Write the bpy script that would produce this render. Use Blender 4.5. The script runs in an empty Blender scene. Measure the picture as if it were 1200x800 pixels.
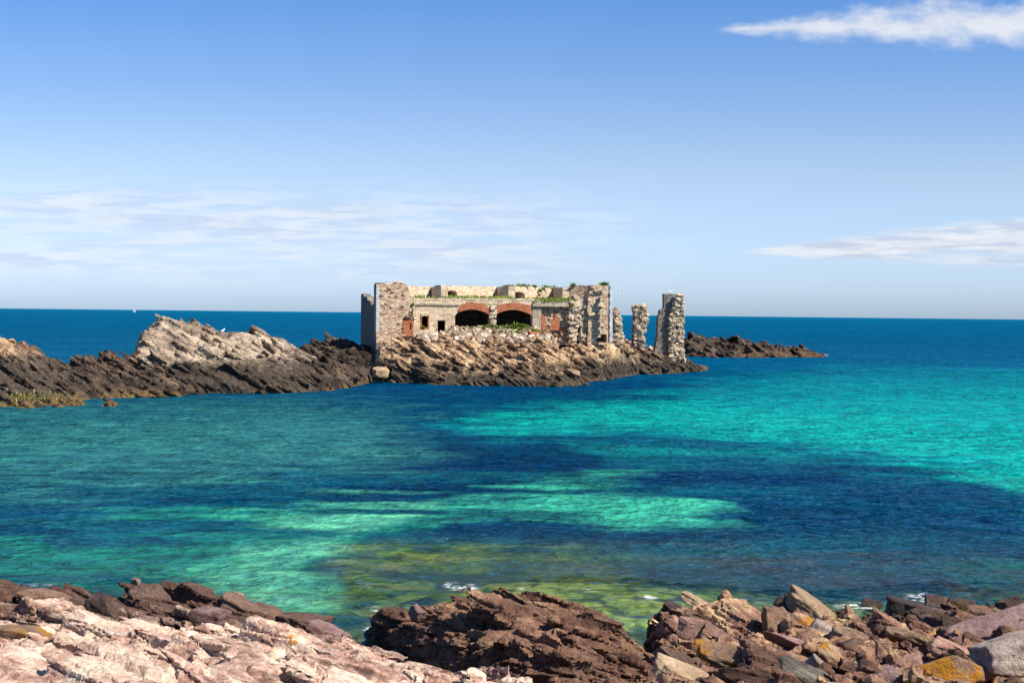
import bpy, math, random
import numpy as np
from mathutils import Vector, Matrix
from mathutils.geometry import tessellate_polygon

R = math.radians
scene = bpy.context.scene
col = scene.collection

# ---------------------------------------------------------------- camera
F = 1667.0            # focal length in pixels of a 1200 px wide picture
CAMH = 9.3
PITCH = R(1.117)
ROLL = R(0.62)
cam_d = bpy.data.cameras.new('camera')
cam = bpy.data.objects.new('camera', cam_d)
col.objects.link(cam)
cam_d.sensor_width = 36.0
cam_d.lens = 36.0 * F / 1200.0
cam_d.clip_start = 0.5
cam_d.clip_end = 200000
CM = Matrix.Rotation(R(90) - PITCH, 4, 'X') @ Matrix.Rotation(ROLL, 4, 'Z')
CM.translation = (0, 0, CAMH)
cam.matrix_world = CM
scene.camera = cam

# ---------------------------------------------------------------- sun, sky, exposure
SUN_EL = R(47)
SUN_H = Vector((0.86, -0.51)).normalized()
SUN = Vector((SUN_H.x * math.cos(SUN_EL), SUN_H.y * math.cos(SUN_EL), math.sin(SUN_EL)))
sd = bpy.data.lights.new('sun', 'SUN')
sd.energy = 5.0
sd.angle = R(0.53)
sd.color = (1.0, 0.92, 0.79)
so = bpy.data.objects.new('sun', sd)
col.objects.link(so)
so.rotation_euler = SUN.to_track_quat('Z', 'Y').to_euler()

scene.view_settings.view_transform = 'Standard'
scene.view_settings.look = 'None'
scene.view_settings.gamma = 1
scene.view_settings.exposure = 0.85
scene.view_settings.use_curve_mapping = False
scene.render.engine = 'CYCLES'
scene.cycles.max_bounces = 6
scene.cycles.diffuse_bounces = 2
scene.cycles.glossy_bounces = 2
scene.cycles.transparent_max_bounces = 8
scene.cycles.use_denoising = True


class NT:
    """small node helper"""
    def __init__(s, tree):
        s.t = tree

    def n(s, kind, **kw):
        nd = s.t.nodes.new(kind)
        for k, v in kw.items():
            setattr(nd, k, v)
        return nd

    def put(s, sock, v):
        if isinstance(v, bpy.types.NodeSocket):
            s.t.links.new(v, sock)
        elif v is not None:
            sock.default_value = v

    def m(s, op, a, b=None, c=None, clamp=False):
        nd = s.n('ShaderNodeMath', operation=op, use_clamp=clamp)
        s.put(nd.inputs[0], a)
        if b is not None: s.put(nd.inputs[1], b)
        if c is not None: s.put(nd.inputs[2], c)
        return nd.outputs[0]

    def step(s, v, a, b, lo=0.0, hi=1.0):
        nd = s.n('ShaderNodeMapRange', interpolation_type='SMOOTHSTEP')
        s.put(nd.inputs['Value'], v)
        s.put(nd.inputs['From Min'], a); s.put(nd.inputs['From Max'], b)
        s.put(nd.inputs['To Min'], lo); s.put(nd.inputs['To Max'], hi)
        return nd.outputs['Result']

    def lin(s, v, a, b, lo=0.0, hi=1.0):
        nd = s.n('ShaderNodeMapRange')
        s.put(nd.inputs['Value'], v)
        s.put(nd.inputs['From Min'], a); s.put(nd.inputs['From Max'], b)
        s.put(nd.inputs['To Min'], lo); s.put(nd.inputs['To Max'], hi)
        return nd.outputs['Result']

    def mix(s, fac, a, b, mode='MIX'):
        nd = s.n('ShaderNodeMix', data_type='RGBA', blend_type=mode)
        s.put(nd.inputs[0], fac)
        for k, v in ((6, a), (7, b)):
            if isinstance(v, (tuple, list)) and len(v) == 3: v = (*v, 1)
            s.put(nd.inputs[k], v)
        return nd.outputs[2]

    def vec(s, v, scale):
        nd = s.n('ShaderNodeVectorMath', operation='MULTIPLY')
        s.put(nd.inputs[0], v)
        nd.inputs[1].default_value = scale
        return nd.outputs[0]

    def vadd(s, a, b):
        nd = s.n('ShaderNodeVectorMath', operation='ADD')
        s.put(nd.inputs[0], a); s.put(nd.inputs[1], b)
        return nd.outputs[0]

    def noise(s, vec, scale, detail=6, rough=0.55, dist=0.0):
        nd = s.n('ShaderNodeTexNoise')
        s.put(nd.inputs['Vector'], vec)
        nd.inputs['Scale'].default_value = scale
        nd.inputs['Detail'].default_value = detail
        nd.inputs['Roughness'].default_value = rough
        nd.inputs['Distortion'].default_value = dist
        return nd.outputs[0]

    def ramp(s, fac, stops, interp='LINEAR'):
        nd = s.n('ShaderNodeValToRGB')
        nd.color_ramp.interpolation = interp
        e = nd.color_ramp.elements
        while len(e) < len(stops): e.new(0.5)
        for el, (p, c) in zip(e, stops):
            el.position = p
            el.color = (*c, 1) if len(c) == 3 else c
        s.put(nd.inputs[0], fac)
        return nd.outputs[0]


world = bpy.data.worlds.new('World')
scene.world = world
world.use_nodes = True
wt = world.node_tree
wt.nodes.clear()
W = NT(wt)
sky = W.n('ShaderNodeTexSky', sky_type='NISHITA')
sky.sun_disc = False
sky.sun_elevation = SUN_EL
sky.sun_rotation = math.atan2(SUN_H.x, SUN_H.y)
sky.altitude = 0
sky.air_density = 1.0
sky.dust_density = 0.6
sky.ozone_density = 3.0
tc = W.n('ShaderNodeTexCoord')
sep = W.n('ShaderNodeSeparateXYZ')
wt.links.new(tc.outputs['Generated'], sep.inputs[0])
dx, dy, dz = sep.outputs
ysafe = W.m('MAXIMUM', dy, 0.05)
# bearing and height of the sky direction, in thousandths
az = W.m('MULTIPLY', W.m('DIVIDE', dx, ysafe), F)
elv = W.m('MULTIPLY', W.m('DIVIDE', dz, ysafe), F)
front = W.step(dy, 0.3, 0.6)
cmb = W.n('ShaderNodeCombineXYZ')
wt.links.new(az, cmb.inputs[0]); wt.links.new(elv, cmb.inputs[1])
cv = cmb.outputs[0]
# fair weather cloud high on the right
nA = W.noise(W.vec(cv, (0.016, 0.034, 1)), 1.0, 7, 0.58)
nB = W.noise(W.vec(cv, (0.045, 0.075, 1)), 1.0, 7, 0.66)
cl = W.m('ADD', 334, W.m('MULTIPLY', W.m('SUBTRACT', az, 240), 0.035))
half = W.lin(az, 235, 500, 7, 36)
dd = W.m('DIVIDE', W.m('ABSOLUTE', W.m('SUBTRACT', elv, cl)), half)
c1 = W.m('SUBTRACT', W.m('ADD', W.m('MULTIPLY', nA, 1.5), W.m('MULTIPLY', nB, 0.75)), dd)
c1 = W.m('MULTIPLY', W.step(c1, 0.15, 1.15), W.step(az, 232, 262))
c1 = W.m('MULTIPLY', c1, 0.86)
# thin streak low on the right
nC = W.noise(W.vec(cv, (0.006, 0.07, 1)), 1.0, 6, 0.6)
cl2 = W.m('ADD', 74, W.m('MULTIPLY', W.m('SUBTRACT', az, 265), 0.055))
half2 = W.lin(az, 255, 600, 3, 30)
d2 = W.m('DIVIDE', W.m('ABSOLUTE', W.m('SUBTRACT', elv, cl2)), half2)
c2 = W.m('MULTIPLY', W.step(W.m('SUBTRACT', W.m('MULTIPLY', nC, 2.3), d2), 0.0, 0.85), W.step(az, 240, 330))
c2 = W.m('MULTIPLY', c2, 0.85)
# broad veils on the left
nD = W.noise(W.vec(cv, (0.0035, 0.026, 1)), 1.0, 6, 0.55, 0.4)
nE = W.noise(W.vec(cv, (0.011, 0.10, 1)), 1.0, 5, 0.6)
band = W.m('MULTIPLY', W.step(elv, 15, 70), W.step(elv, 165, 110))
side = W.step(az, 300, -160)
c3 = W.step(W.m('ADD', W.m('MULTIPLY', nD, 0.75), W.m('MULTIPLY', nE, 0.40)), 0.44, 0.74)
c3 = W.m('MULTIPLY', W.m('ADD', W.m('MULTIPLY', c3, 0.62), 0.2), W.m('MULTIPLY', band, side))
cov = W.m('MULTIPLY', W.m('MAXIMUM', W.m('MAXIMUM', c1, c2), c3), front, clamp=True)
SKYS = 0.0675
tint = W.ramp(W.m('DIVIDE', elv, 400.0, clamp=True), [(0.0, (0.56, 0.70, 0.98)), (0.08, (0.60, 0.71, 0.98)), (0.42, (0.68, 0.66, 0.70)), (0.66, (0.52, 0.58, 0.68)), (0.92, (0.36, 0.52, 0.69))])
skyc = W.mix(1.0, W.mix(1.0, sky.outputs[0], tint, 'MULTIPLY'), (1.60, 1.66, 1.82), 'MULTIPLY')
cw = W.mix(W.step(nA, 0.3, 0.7), (6.3, 6.6, 7.3), (7.4, 7.5, 7.7))
mauve = W.m('MULTIPLY', W.step(nE, 0.56, 0.40), W.step(elv, 200, 150))
cw = W.mix(mauve, cw, (4.9, 5.3, 6.5))
final = W.mix(cov, skyc, cw)
bg = W.n('ShaderNodeBackground')
wt.links.new(final, bg.inputs['Color'])
bg.inputs['Strength'].default_value = SKYS
wo = W.n('ShaderNodeOutputWorld')
wt.links.new(bg.outputs[0], wo.inputs['Surface'])

# ---------------------------------------------------------------- projection helpers (photo pixel + distance -> point)
CR = np.array(CM.to_3x3())


def ray(px, py):
    d = CR @ np.array([(px - 600) / F, (400 - py) / F, -1.0])
    return d / d[1]


def at(px, py, Y):
    d = ray(px, py)
    return np.array([d[0] * Y, Y, CAMH + d[2] * Y])


def ground(px, py, z=0.0):
    d = ray(px, py)
    return at(px, py, (z - CAMH) / d[2])


def to_px(x, y, z):
    p = np.stack([x, y, z - CAMH], -1) @ CR
    return 600 + F * p[..., 0] / -p[..., 2], 400 - F * p[..., 1] / -p[..., 2]


# ---------------------------------------------------------------- numpy noise
def _hash(ix, iy, iz, seed):
    h = (ix.astype(np.int64) * 374761393 + iy.astype(np.int64) * 668265263 + iz.astype(np.int64) * 2147483647 + seed * 1274126177) & 0xFFFFFFFF
    h = ((h ^ (h >> 13)) * 1274126177) & 0xFFFFFFFF
    h = ((h ^ (h >> 16)) * 2246822519) & 0xFFFFFFFF
    return ((h ^ (h >> 15)) & 0xFFFFFF) / float(0xFFFFFF)


def vnoise(p, seed=0):
    i = np.floor(p)
    f = p - i
    f = f * f * f * (f * (f * 6 - 15) + 10)
    ix, iy, iz = i[..., 0], i[..., 1], i[..., 2]
    fx, fy, fz = f[..., 0], f[..., 1], f[..., 2]
    out = 0
    for a in (0, 1):
        wx = fx if a else 1 - fx
        for b in (0, 1):
            wy = fy if b else 1 - fy
            for c in (0, 1):
                wz = fz if c else 1 - fz
                out = out + wx * wy * wz * _hash(ix + a, iy + b, iz + c, seed)
    return out * 2 - 1


def fbm(p, octv=4, seed=0, gain=0.5):
    s = 0; a = 1.0; q = np.asarray(p, float); tot = 0
    for k in range(octv):
        s = s + a * vnoise(q, seed + k * 17)
        tot += a
        q = q * 2.03 + 11.3
        a *= gain
    return s / tot


def v3(x, y, z=0.0):
    return np.stack(np.broadcast_arrays(x, y, z), -1).astype(float)


def voronoi2(x, y, seed=0, jit=0.9):
    ix, iy = np.floor(x), np.floor(y)
    f1 = np.full(x.shape, 9.0); f2 = np.full(x.shape, 9.0)
    r = [np.zeros(x.shape) for _ in range(3)]
    cx = np.zeros(x.shape); cy = np.zeros(x.shape)
    for a in (-1, 0, 1):
        for b in (-1, 0, 1):
            jx, jy = ix + a, iy + b
            ox = jx + 0.5 + jit * (_hash(jx, jy, jx * 0, seed) - 0.5)
            oy = jy + 0.5 + jit * (_hash(jx, jy, jx * 0 + 1, seed) - 0.5)
            d = np.hypot(x - ox, y - oy)
            near = d < f1
            f2 = np.where(near, f1, np.minimum(f2, d))
            f1 = np.where(near, d, f1)
            for k in range(3):
                r[k] = np.where(near, _hash(jx, jy, jx * 0 + 2 + k, seed), r[k])
            cx = np.where(near, ox, cx); cy = np.where(near, oy, cy)
    return f1, f2, r, x - cx, y - cy


# ---------------------------------------------------------------- mesh helpers
class MB:
    """collects vertices, faces and one colour attribute for one mesh object"""
    def __init__(s):
        s.v = []; s.q = []; s.t = []; s.c = []; s.n = 0

    def add(s, v, quads=None, tris=None, c=None):
        v = np.asarray(v, float).reshape(-1, 3)
        if quads is not None and len(quads): s.q.append(np.asarray(quads, np.int64).reshape(-1, 4) + s.n)
        if tris is not None and len(tris): s.t.append(np.asarray(tris, np.int64).reshape(-1, 3) + s.n)
        if c is None: c = (0.5, 0.5, 0, 1)
        c = np.broadcast_to(np.asarray(c, float), (len(v), 4))
        s.v.append(v); s.c.append(c); s.n += len(v)

    def build(s, name, mat, parent=None, sharp=None, smooth=True, attr='tone'):
        v = np.concatenate(s.v); c = np.concatenate(s.c)
        q = np.concatenate(s.q) if s.q else np.zeros((0, 4), np.int64)
        t = np.concatenate(s.t) if s.t else np.zeros((0, 3), np.int64)
        me = bpy.data.meshes.new(name)
        me.vertices.add(len(v))
        me.vertices.foreach_set('co', v.astype(np.float32).ravel())
        me.loops.add(q.size + t.size)
        me.loops.foreach_set('vertex_index', np.concatenate([q.ravel(), t.ravel()]).astype(np.int32))
        me.polygons.add(len(q) + len(t))
        st = np.concatenate([np.arange(len(q)) * 4, q.size + np.arange(len(t)) * 3]).astype(np.int32)
        me.polygons.foreach_set('loop_start', st)
        me.update(calc_edges=True)
        me.validate()
        a = me.color_attributes.new(attr, 'FLOAT_COLOR', 'POINT')
        a.data.foreach_set('color', c.astype(np.float32).ravel())
        if smooth:
            me.shade_smooth()
            if sharp: me.set_sharp_from_angle(angle=R(sharp))
        else:
            me.shade_flat()
        me.materials.append(mat)
        o = bpy.data.objects.new(name, me)
        col.objects.link(o)
        if parent: o.parent = parent
        return o


def tag(o, label=None, cat=None, group=None, kind=None):
    if label: o['label'] = label
    if cat: o['category'] = cat
    if group: o['group'] = group
    if kind: o['kind'] = kind
    return o


def empty(name, loc, rz=0.0):
    o = bpy.data.objects.new(name, None)
    o.location = loc
    o.rotation_euler = (0, 0, rz)
    o.empty_display_size = 0.5
    col.objects.link(o)
    return o


def cube_grid(m):
    """unique-vertex cube surface of m x m quads per face, in [-.5,.5]"""
    idx = {}; vs = []; fs = []
    def vid(p):
        k = tuple(np.round(p * 2 * m).astype(int))
        if k not in idx:
            idx[k] = len(vs); vs.append(p)
        return idx[k]
    for ax in range(3):
        for sg in (-1, 1):
            u, w = [(1, 2), (2, 0), (0, 1)][ax]
            for i in range(m):
                for j in range(m):
                    cs = []
                    for (a, b) in ((0, 0), (1, 0), (1, 1), (0, 1)):
                        p = np.zeros(3); p[ax] = sg * 0.5
                        p[u] = (i + a) / m - 0.5; p[w] = (j + b) / m - 0.5
                        cs.append(vid(p))
                    fs.append(cs if sg > 0 else cs[::-1])
    return np.array(vs), np.array(fs)


CG = {m: cube_grid(m) for m in (1, 2, 3, 4, 6, 12, 18, 26)}


def blocks(mb, cen, fr, dims, rng, m=3, jit=0.16, rnd=0.22, rough=0.06, rot=0.10, tone=None):
    """many rough hexahedral blocks: cen (K,3), fr (K,3,3) or (3,3) rows = axes, dims (K,3)"""
    T, Q = CG[m]
    K = len(cen)
    if K == 0: return
    n = len(T)
    corner = np.array([[a, b, c] for a in (-.5, .5) for b in (-.5, .5) for c in (-.5, .5)])
    w = np.ones((n, 8))
    for k in range(8):
        for ax in range(3):
            w[:, k] *= 0.5 + T[:, ax] * np.sign(corner[k, ax])
    off = rng.uniform(-jit, jit, (K, 8, 3))
    L = np.einsum('nk,Kkx->Knx', w, off) + T[None]
    sph = T / np.linalg.norm(T, axis=1)[:, None] * 0.62
    L = L * (1 - rnd) + sph[None] * rnd
    L = L * dims[:, None, :]
    if fr.ndim == 2: fr = np.broadcast_to(fr, (K, 3, 3))
    ang = rng.normal(0, rot, (K, 3))
    ax = np.zeros((K, 3, 3))
    cx, cy, cz = np.cos(ang).T; sx, sy, sz = np.sin(ang).T
    z = np.zeros(K); o = np.ones(K)
    Rx = np.stack([np.stack([o, z, z], -1), np.stack([z, cx, -sx], -1), np.stack([z, sx, cx], -1)], 1)
    Ry = np.stack([np.stack([cy, z, sy], -1), np.stack([z, o, z], -1), np.stack([-sy, z, cy], -1)], 1)
    Rz = np.stack([np.stack([cz, -sz, z], -1), np.stack([sz, cz, z], -1), np.stack([z, z, o], -1)], 1)
    L = np.einsum('Kij,Kjk,Kkl,Knl->Kni', Rz, Ry, Rx, L)
    P = np.einsum('Knl,Kli->Kni', L, fr) + cen[:, None]
    if rough:
        s = dims.min(1)[:, None, None]
        fq = 1.1 / np.median(dims)
        d = np.stack([fbm(P * fq * 1.5, 3, 5), fbm(P * fq * 1.5, 3, 55), fbm(P * fq * 1.5, 3, 95)], -1)
        P = P + d * s * rough * 3
    if tone is None: tone = rng.uniform(0, 1, K)
    if K > 3: BLK.append((cen, tone))
    c = np.zeros((K, n, 4))
    c[..., 0] = tone[:, None]; c[..., 1] = rng.uniform(0, 1, K)[:, None]; c[..., 3] = 1
    F_ = (Q[None] + (np.arange(K) * n)[:, None, None]).reshape(-1, 4)
    mb.add(P.reshape(-1, 3), quads=F_, c=c.reshape(-1, 4))


def cut_rock(mb, cen, dims, rng, frame=None, m=12, p=16, cuts=5, amp=0.05, bed=0.03, tone=None):
    """one boulder: a slab cut by random joint planes, with bedding grooves and rough faces"""
    T, Q = CG[m]
    dims = np.asarray(dims, float)
    q = T * dims
    v = q / np.linalg.norm(q, axis=1)[:, None]
    ns = []; ds = []
    for ax in range(3):
        for sg in (-1, 1):
            nrm = np.zeros(3); nrm[ax] = sg
            nrm += rng.normal(0, 0.17, 3)
            nrm /= np.linalg.norm(nrm)
            ns.append(nrm); ds.append(dims[ax] / 2 * rng.uniform(0.88, 1.05))
    for _ in range(cuts):
        nrm = rng.normal(0, 1, 3) / dims
        nrm /= np.linalg.norm(nrm)
        sup = np.abs(nrm) @ (dims / 2)
        ns.append(nrm); ds.append(sup * rng.uniform(0.58, 0.82))
    ns = np.array(ns); ds = np.array(ds)
    r = np.maximum(v @ ns.T / ds, 0)
    rr = ((r ** p).sum(1)) ** (-1 / p)
    P = v * rr[:, None]
    s = dims.min()
    o = rng.uniform(0, 90, 3)
    zz = P[:, 2] / s
    lay = vnoise(v3(P[:, 0] * 0.6 / s, P[:, 1] * 0.6 / s, zz * 6) + o, 7)
    scale = 1 + amp * 1.7 * fbm(P / s * 1.3 + o, 5, 3, 0.58) + bed * lay
    P = P * scale[:, None]
    if frame is not None: P = P @ frame
    c = np.zeros((len(P), 4))
    c[:, 0] = rng.uniform(0, 1) if tone is None else tone
    c[:, 1] = rng.uniform(0, 1); c[:, 3] = 1
    mb.add(P + np.asarray(cen), quads=Q, c=c)


def frame_from(roll=0.0, pitch=0.0, yaw=0.0):
    """rows = axes of a block: roll > 0 lowers its right end, pitch > 0 raises its far edge"""
    M = Matrix.Rotation(R(yaw), 3, 'Z') @ Matrix.Rotation(R(roll), 3, 'Y') @ Matrix.Rotation(R(pitch), 3, 'X')
    return np.array(M).T


# ---------------------------------------------------------------- materials
def new_mat(name):
    m = bpy.data.materials.new(name)
    m.use_nodes = True
    m.node_tree.nodes.clear()
    N = NT(m.node_tree)
    out = N.n('ShaderNodeOutputMaterial')
    b = N.n('ShaderNodeBsdfPrincipled')
    m.node_tree.links.new(b.outputs[0], out.inputs[0])
    return m, N, b, out


def rock_mat(name, ramp, tidal=None, tidal_col=(0.03, 0.024, 0.02), weed=None, weed_col=(0.16, 0.10, 0.025), lichen=0.0,
             lichen_col=(0.55, 0.27, 0.03), scale=1.0, bump=0.5, tonew=0.45, rough=0.88, vary=0.45, strata=None, pale=0.0, crackb=0.07):
    m, N, b, out = new_mat(name)
    L = m.node_tree.links
    geo = N.n('ShaderNodeNewGeometry')
    P = geo.outputs['Position']
    at_ = N.n('ShaderNodeAttribute', attribute_name='tone')
    sp = N.n('ShaderNodeSeparateColor'); L.new(at_.outputs['Color'], sp.inputs[0])
    n1 = N.noise(P, 0.55 * scale, 6, 0.6)
    n2 = N.noise(P, 3.2 * scale, 8, 0.65)
    n3 = N.noise(P, 14 * scale, 6, 0.7)
    f = N.m('ADD', N.m('MULTIPLY', sp.outputs[0], tonew), N.m('MULTIPLY', N.m('SUBTRACT', n1, 0.5), 1.7))
    f = N.m('ADD', f, N.m('MULTIPLY', N.m('SUBTRACT', n2, 0.5), 1.3))
    f = N.m('ADD', f, 0.5 - tonew * 0.5, clamp=True)
    c = N.ramp(f, ramp)
    v = N.lin(n3, 0.25, 0.75, 1 - vary, 1 + vary)
    v = N.m('MULTIPLY', v, N.lin(sp.outputs[1], 0, 1, 0.8, 1.2))
    vv = N.n('ShaderNodeCombineXYZ')
    for k in range(3): L.new(v, vv.inputs[k])
    c = N.mix(1.0, c, vv.outputs[0], 'MULTIPLY')
    if strata:
        # thin bedding lines in the rock itself
        d, sc, colr, amt = strata
        dot = N.n('ShaderNodeVectorMath', operation='DOT_PRODUCT')
        L.new(P, dot.inputs[0]); dot.inputs[1].default_value = d
        q = N.m('ADD', N.m('MULTIPLY', dot.outputs['Value'], sc), N.m('MULTIPLY', n1, 2.0))
        cx = N.n('ShaderNodeCombineXYZ'); L.new(q, cx.inputs[0])
        L.new(N.m('MULTIPLY', n1, 3.0), cx.inputs[1])
        ns = N.noise(cx.outputs[0], 1.0, 4, 0.6)
        c = N.mix(N.m('MULTIPLY', N.step(ns, 0.5, 0.68), amt), c, colr)
    if pale:
        c = N.mix(N.m('MULTIPLY', N.step(N.noise(P, 1.7 * scale, 7, 0.7), 0.55, 0.68), pale), c, (0.52, 0.49, 0.42))
    if lichen:
        ln = N.noise(N.vadd(P, (7, 3, 1)), 0.9 * scale, 8, 0.68)
        c = N.mix(N.step(ln, 0.66 - lichen * 0.25, 0.72 - lichen * 0.25), c, N.mix(n3, lichen_col, tuple(x * 0.6 for x in lichen_col)))
    sz = N.n('ShaderNodeSeparateXYZ'); L.new(P, sz.inputs[0])
    zz = N.m('ADD', sz.outputs[2], N.m('MULTIPLY', N.m('SUBTRACT', n1, 0.5), tidal[2] if tidal else 1.0))
    zz = N.m('ADD', zz, N.m('MULTIPLY', N.m('SUBTRACT', n2, 0.5), (tidal[2] if tidal else 1.0) * 0.7))
    if tidal:
        tn = N.mix(N.step(n2, 0.35, 0.7), tidal_col, tuple(x * 2.6 for x in tidal_col))
        c = N.mix(N.step(zz, tidal[1], tidal[0]), c, tn)
    if weed:
        wn = N.mix(N.step(n3, 0.3, 0.7), tuple(x * 0.5 for x in weed_col), weed_col)
        c = N.mix(N.m('MULTIPLY', N.m('MULTIPLY', N.step(zz, weed[1], weed[0]), N.step(n1, 0.42, 0.6)), 0.85), c, wn)
    L.new(c, b.inputs['Base Color'])
    b.inputs['Roughness'].default_value = rough
    b.inputs['Specular IOR Level'].default_value = 0.25
    vo = N.n('ShaderNodeTexVoronoi', feature='DISTANCE_TO_EDGE')
    L.new(N.vadd(P, N.vec(N.n('ShaderNodeTexNoise').outputs[1], (0, 0, 0))), vo.inputs['Vector'])
    vo.inputs['Scale'].default_value = 1.6 * scale
    crack = N.step(vo.outputs['Distance'], 0.0, 0.06)
    h = N.m('ADD', N.m('MULTIPLY', n2, 0.55), N.m('MULTIPLY', n3, 0.22))
    if crackb: h = N.m('ADD', h, N.m('MULTIPLY', crack, crackb))
    bp = N.n('ShaderNodeBump')
    bp.inputs['Strength'].default_value = bump
    bp.inputs['Distance'].default_value = 0.35 / scale * (1.7 if scale > 2 else 1.0)
    L.new(h, bp.inputs['Height'])
    L.new(bp.outputs[0], b.inputs['Normal'])
    return m


PINK = [(0.0, (0.065, 0.034, 0.025)), (0.22, (0.20, 0.108, 0.08)), (0.42, (0.39, 0.235, 0.18)), (0.62, (0.53, 0.375, 0.285)), (1.0, (0.67, 0.57, 0.44))]
BROWN = [(0.0, (0.042, 0.021, 0.014)), (0.35, (0.105, 0.052, 0.034)), (0.65, (0.18, 0.095, 0.060)), (1.0, (0.29, 0.18, 0.10))]
MIXED = [(0.0, (0.034, 0.019, 0.013)), (0.3, (0.095, 0.048, 0.033)), (0.55, (0.20, 0.108, 0.072)), (0.8, (0.32, 0.205, 0.12)), (1.0, (0.48, 0.34, 0.20))]
FARB = [(0.0, (0.042, 0.027, 0.018)), (0.35, (0.165, 0.098, 0.058)), (0.65, (0.36, 0.238, 0.138)), (1.0, (0.56, 0.41, 0.245))]
PALE = [(0.0, (0.085, 0.06, 0.042)), (0.35, (0.225, 0.168, 0.120)), (0.65, (0.37, 0.285, 0.205)), (1.0, (0.50, 0.40, 0.295))]
DARK = [(0.0, (0.014, 0.010, 0.008)), (0.45, (0.042, 0.029, 0.021)), (0.8, (0.10, 0.066, 0.044)), (1.0, (0.17, 0.115, 0.072))]

M_ledge = rock_mat('pink ledge rock', PINK, vary=0.6, weed=(0.2, 0.7), weed_col=(0.03, 0.018, 0.01), tidal=(1.75, 2.5, 0.9), tidal_col=(0.052, 0.028, 0.019), lichen=0.14, scale=1.2, bump=0.75,
                   strata=((-0.35, -0.35, 0.87), 9.0, (0.68, 0.58, 0.44), 0.6))
M_mid = rock_mat('brown outcrop rock', BROWN, tidal=(0.2, 0.9, 0.8), tidal_col=(0.03, 0.018, 0.012), weed=(-0.1, 0.3), scale=1.2, bump=0.75,
                 strata=((-0.3, -0.4, 0.85), 4.0, (0.25, 0.17, 0.09), 0.5))
M_right = rock_mat('tumbled shore rock', MIXED, tidal=(0.9, 1.8, 0.8), tidal_col=(0.030, 0.017, 0.011), weed=(0.0, 0.4), lichen=0.12, scale=1.0, bump=0.55)
M_islet = rock_mat('islet bedded rock', FARB, tidal=(0.9, 3.4, 4.0), tidal_col=(0.030, 0.022, 0.016), weed=(0.1, 0.75), scale=0.6, bump=0.6, lichen=0.03,
                   tonew=0.75, weed_col=(0.22, 0.14, 0.05))
M_strata = rock_mat('shelf bedded rock', FARB, tidal=(1.6, 4.6, 4.2), tidal_col=(0.030, 0.022, 0.016), weed=(0.1, 0.75), scale=0.6, bump=0.6, lichen=0.05, tonew=0.8, weed_col=(0.22, 0.14, 0.05))
M_head = rock_mat('headland dark rock', DARK, weed=(0.1, 1.0), weed_col=(0.20, 0.125, 0.035), scale=0.6, bump=0.6, tonew=0.7, lichen=0.03, lichen_col=(0.3, 0.2, 0.1))
M_leftrock = rock_mat('headland brown rock', FARB, tidal=(3.4, 6.2, 2.5), tidal_col=(0.034, 0.025, 0.018), weed=(0.2, 1.3), weed_col=(0.24, 0.15, 0.04), scale=0.6, bump=0.6, tonew=0.7)
M_pale = rock_mat('pale crag rock', PALE, tidal=(2.5, 4.5, 3.0), tidal_col=(0.034, 0.025, 0.018), scale=0.5, bump=0.8, tonew=0.75, pale=0.2, strata=((0.45, -0.25, 0.85), 2.6, (0.10, 0.075, 0.055), 0.75))
M_reef = rock_mat('reef rock', DARK, weed=(0.2, 1.4), weed_col=(0.13, 0.06, 0.025), scale=0.4, bump=0.6, tonew=0.6)


# ---------------------------------------------------------------- height envelopes described column by column
def cols_env(cols, edge=-3.0):
    """cols: list of (px, [(py or None, Y, z if py is None), ...]) -> function z(x, Y)"""
    A = []; YY = []; ZZ = []
    for px, pts in cols:
        ys = []; zs = []; a_ = []
        for p in pts:
            if p[0] is None:
                Y, z = p[1], p[2]; a = ray(px, 500)[0]
            elif p[1] is None:
                g = ground(px, p[0], p[2] if len(p) > 2 else 0.0); Y, z = g[1], g[2]; a = g[0] / Y
            else:
                g = at(px, p[0], p[1]); Y, z = p[1], g[2]; a = g[0] / Y
            ys.append(Y); zs.append(z); a_.append(a)
        A.append(np.mean(a_)); YY.append(ys); ZZ.append(zs)
    A = np.array(A); YY = np.array(YY); ZZ = np.array(ZZ)
    n = YY.shape[1]

    def env(x, y):
        a = x / y
        y0 = np.interp(a, A, YY[:, 0])
        z = np.interp(a, A, ZZ[:, 0]) - 0.5 * np.maximum(y0 - y, 0)
        for k in range(1, n):
            y1 = np.interp(a, A, YY[:, k]); z0 = np.interp(a, A, ZZ[:, k - 1]); z1 = np.interp(a, A, ZZ[:, k])
            t = np.clip((y - y0) / np.maximum(y1 - y0, 1e-3), 0, 1)
            z = np.where(y >= y0, z0 + (z1 - z0) * t, z)
            y0 = y1
        lo = (a < A[0]) | (a > A[-1])
        return np.where(lo, edge, z)
    env.A = A; env.Y = YY
    return env


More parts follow.
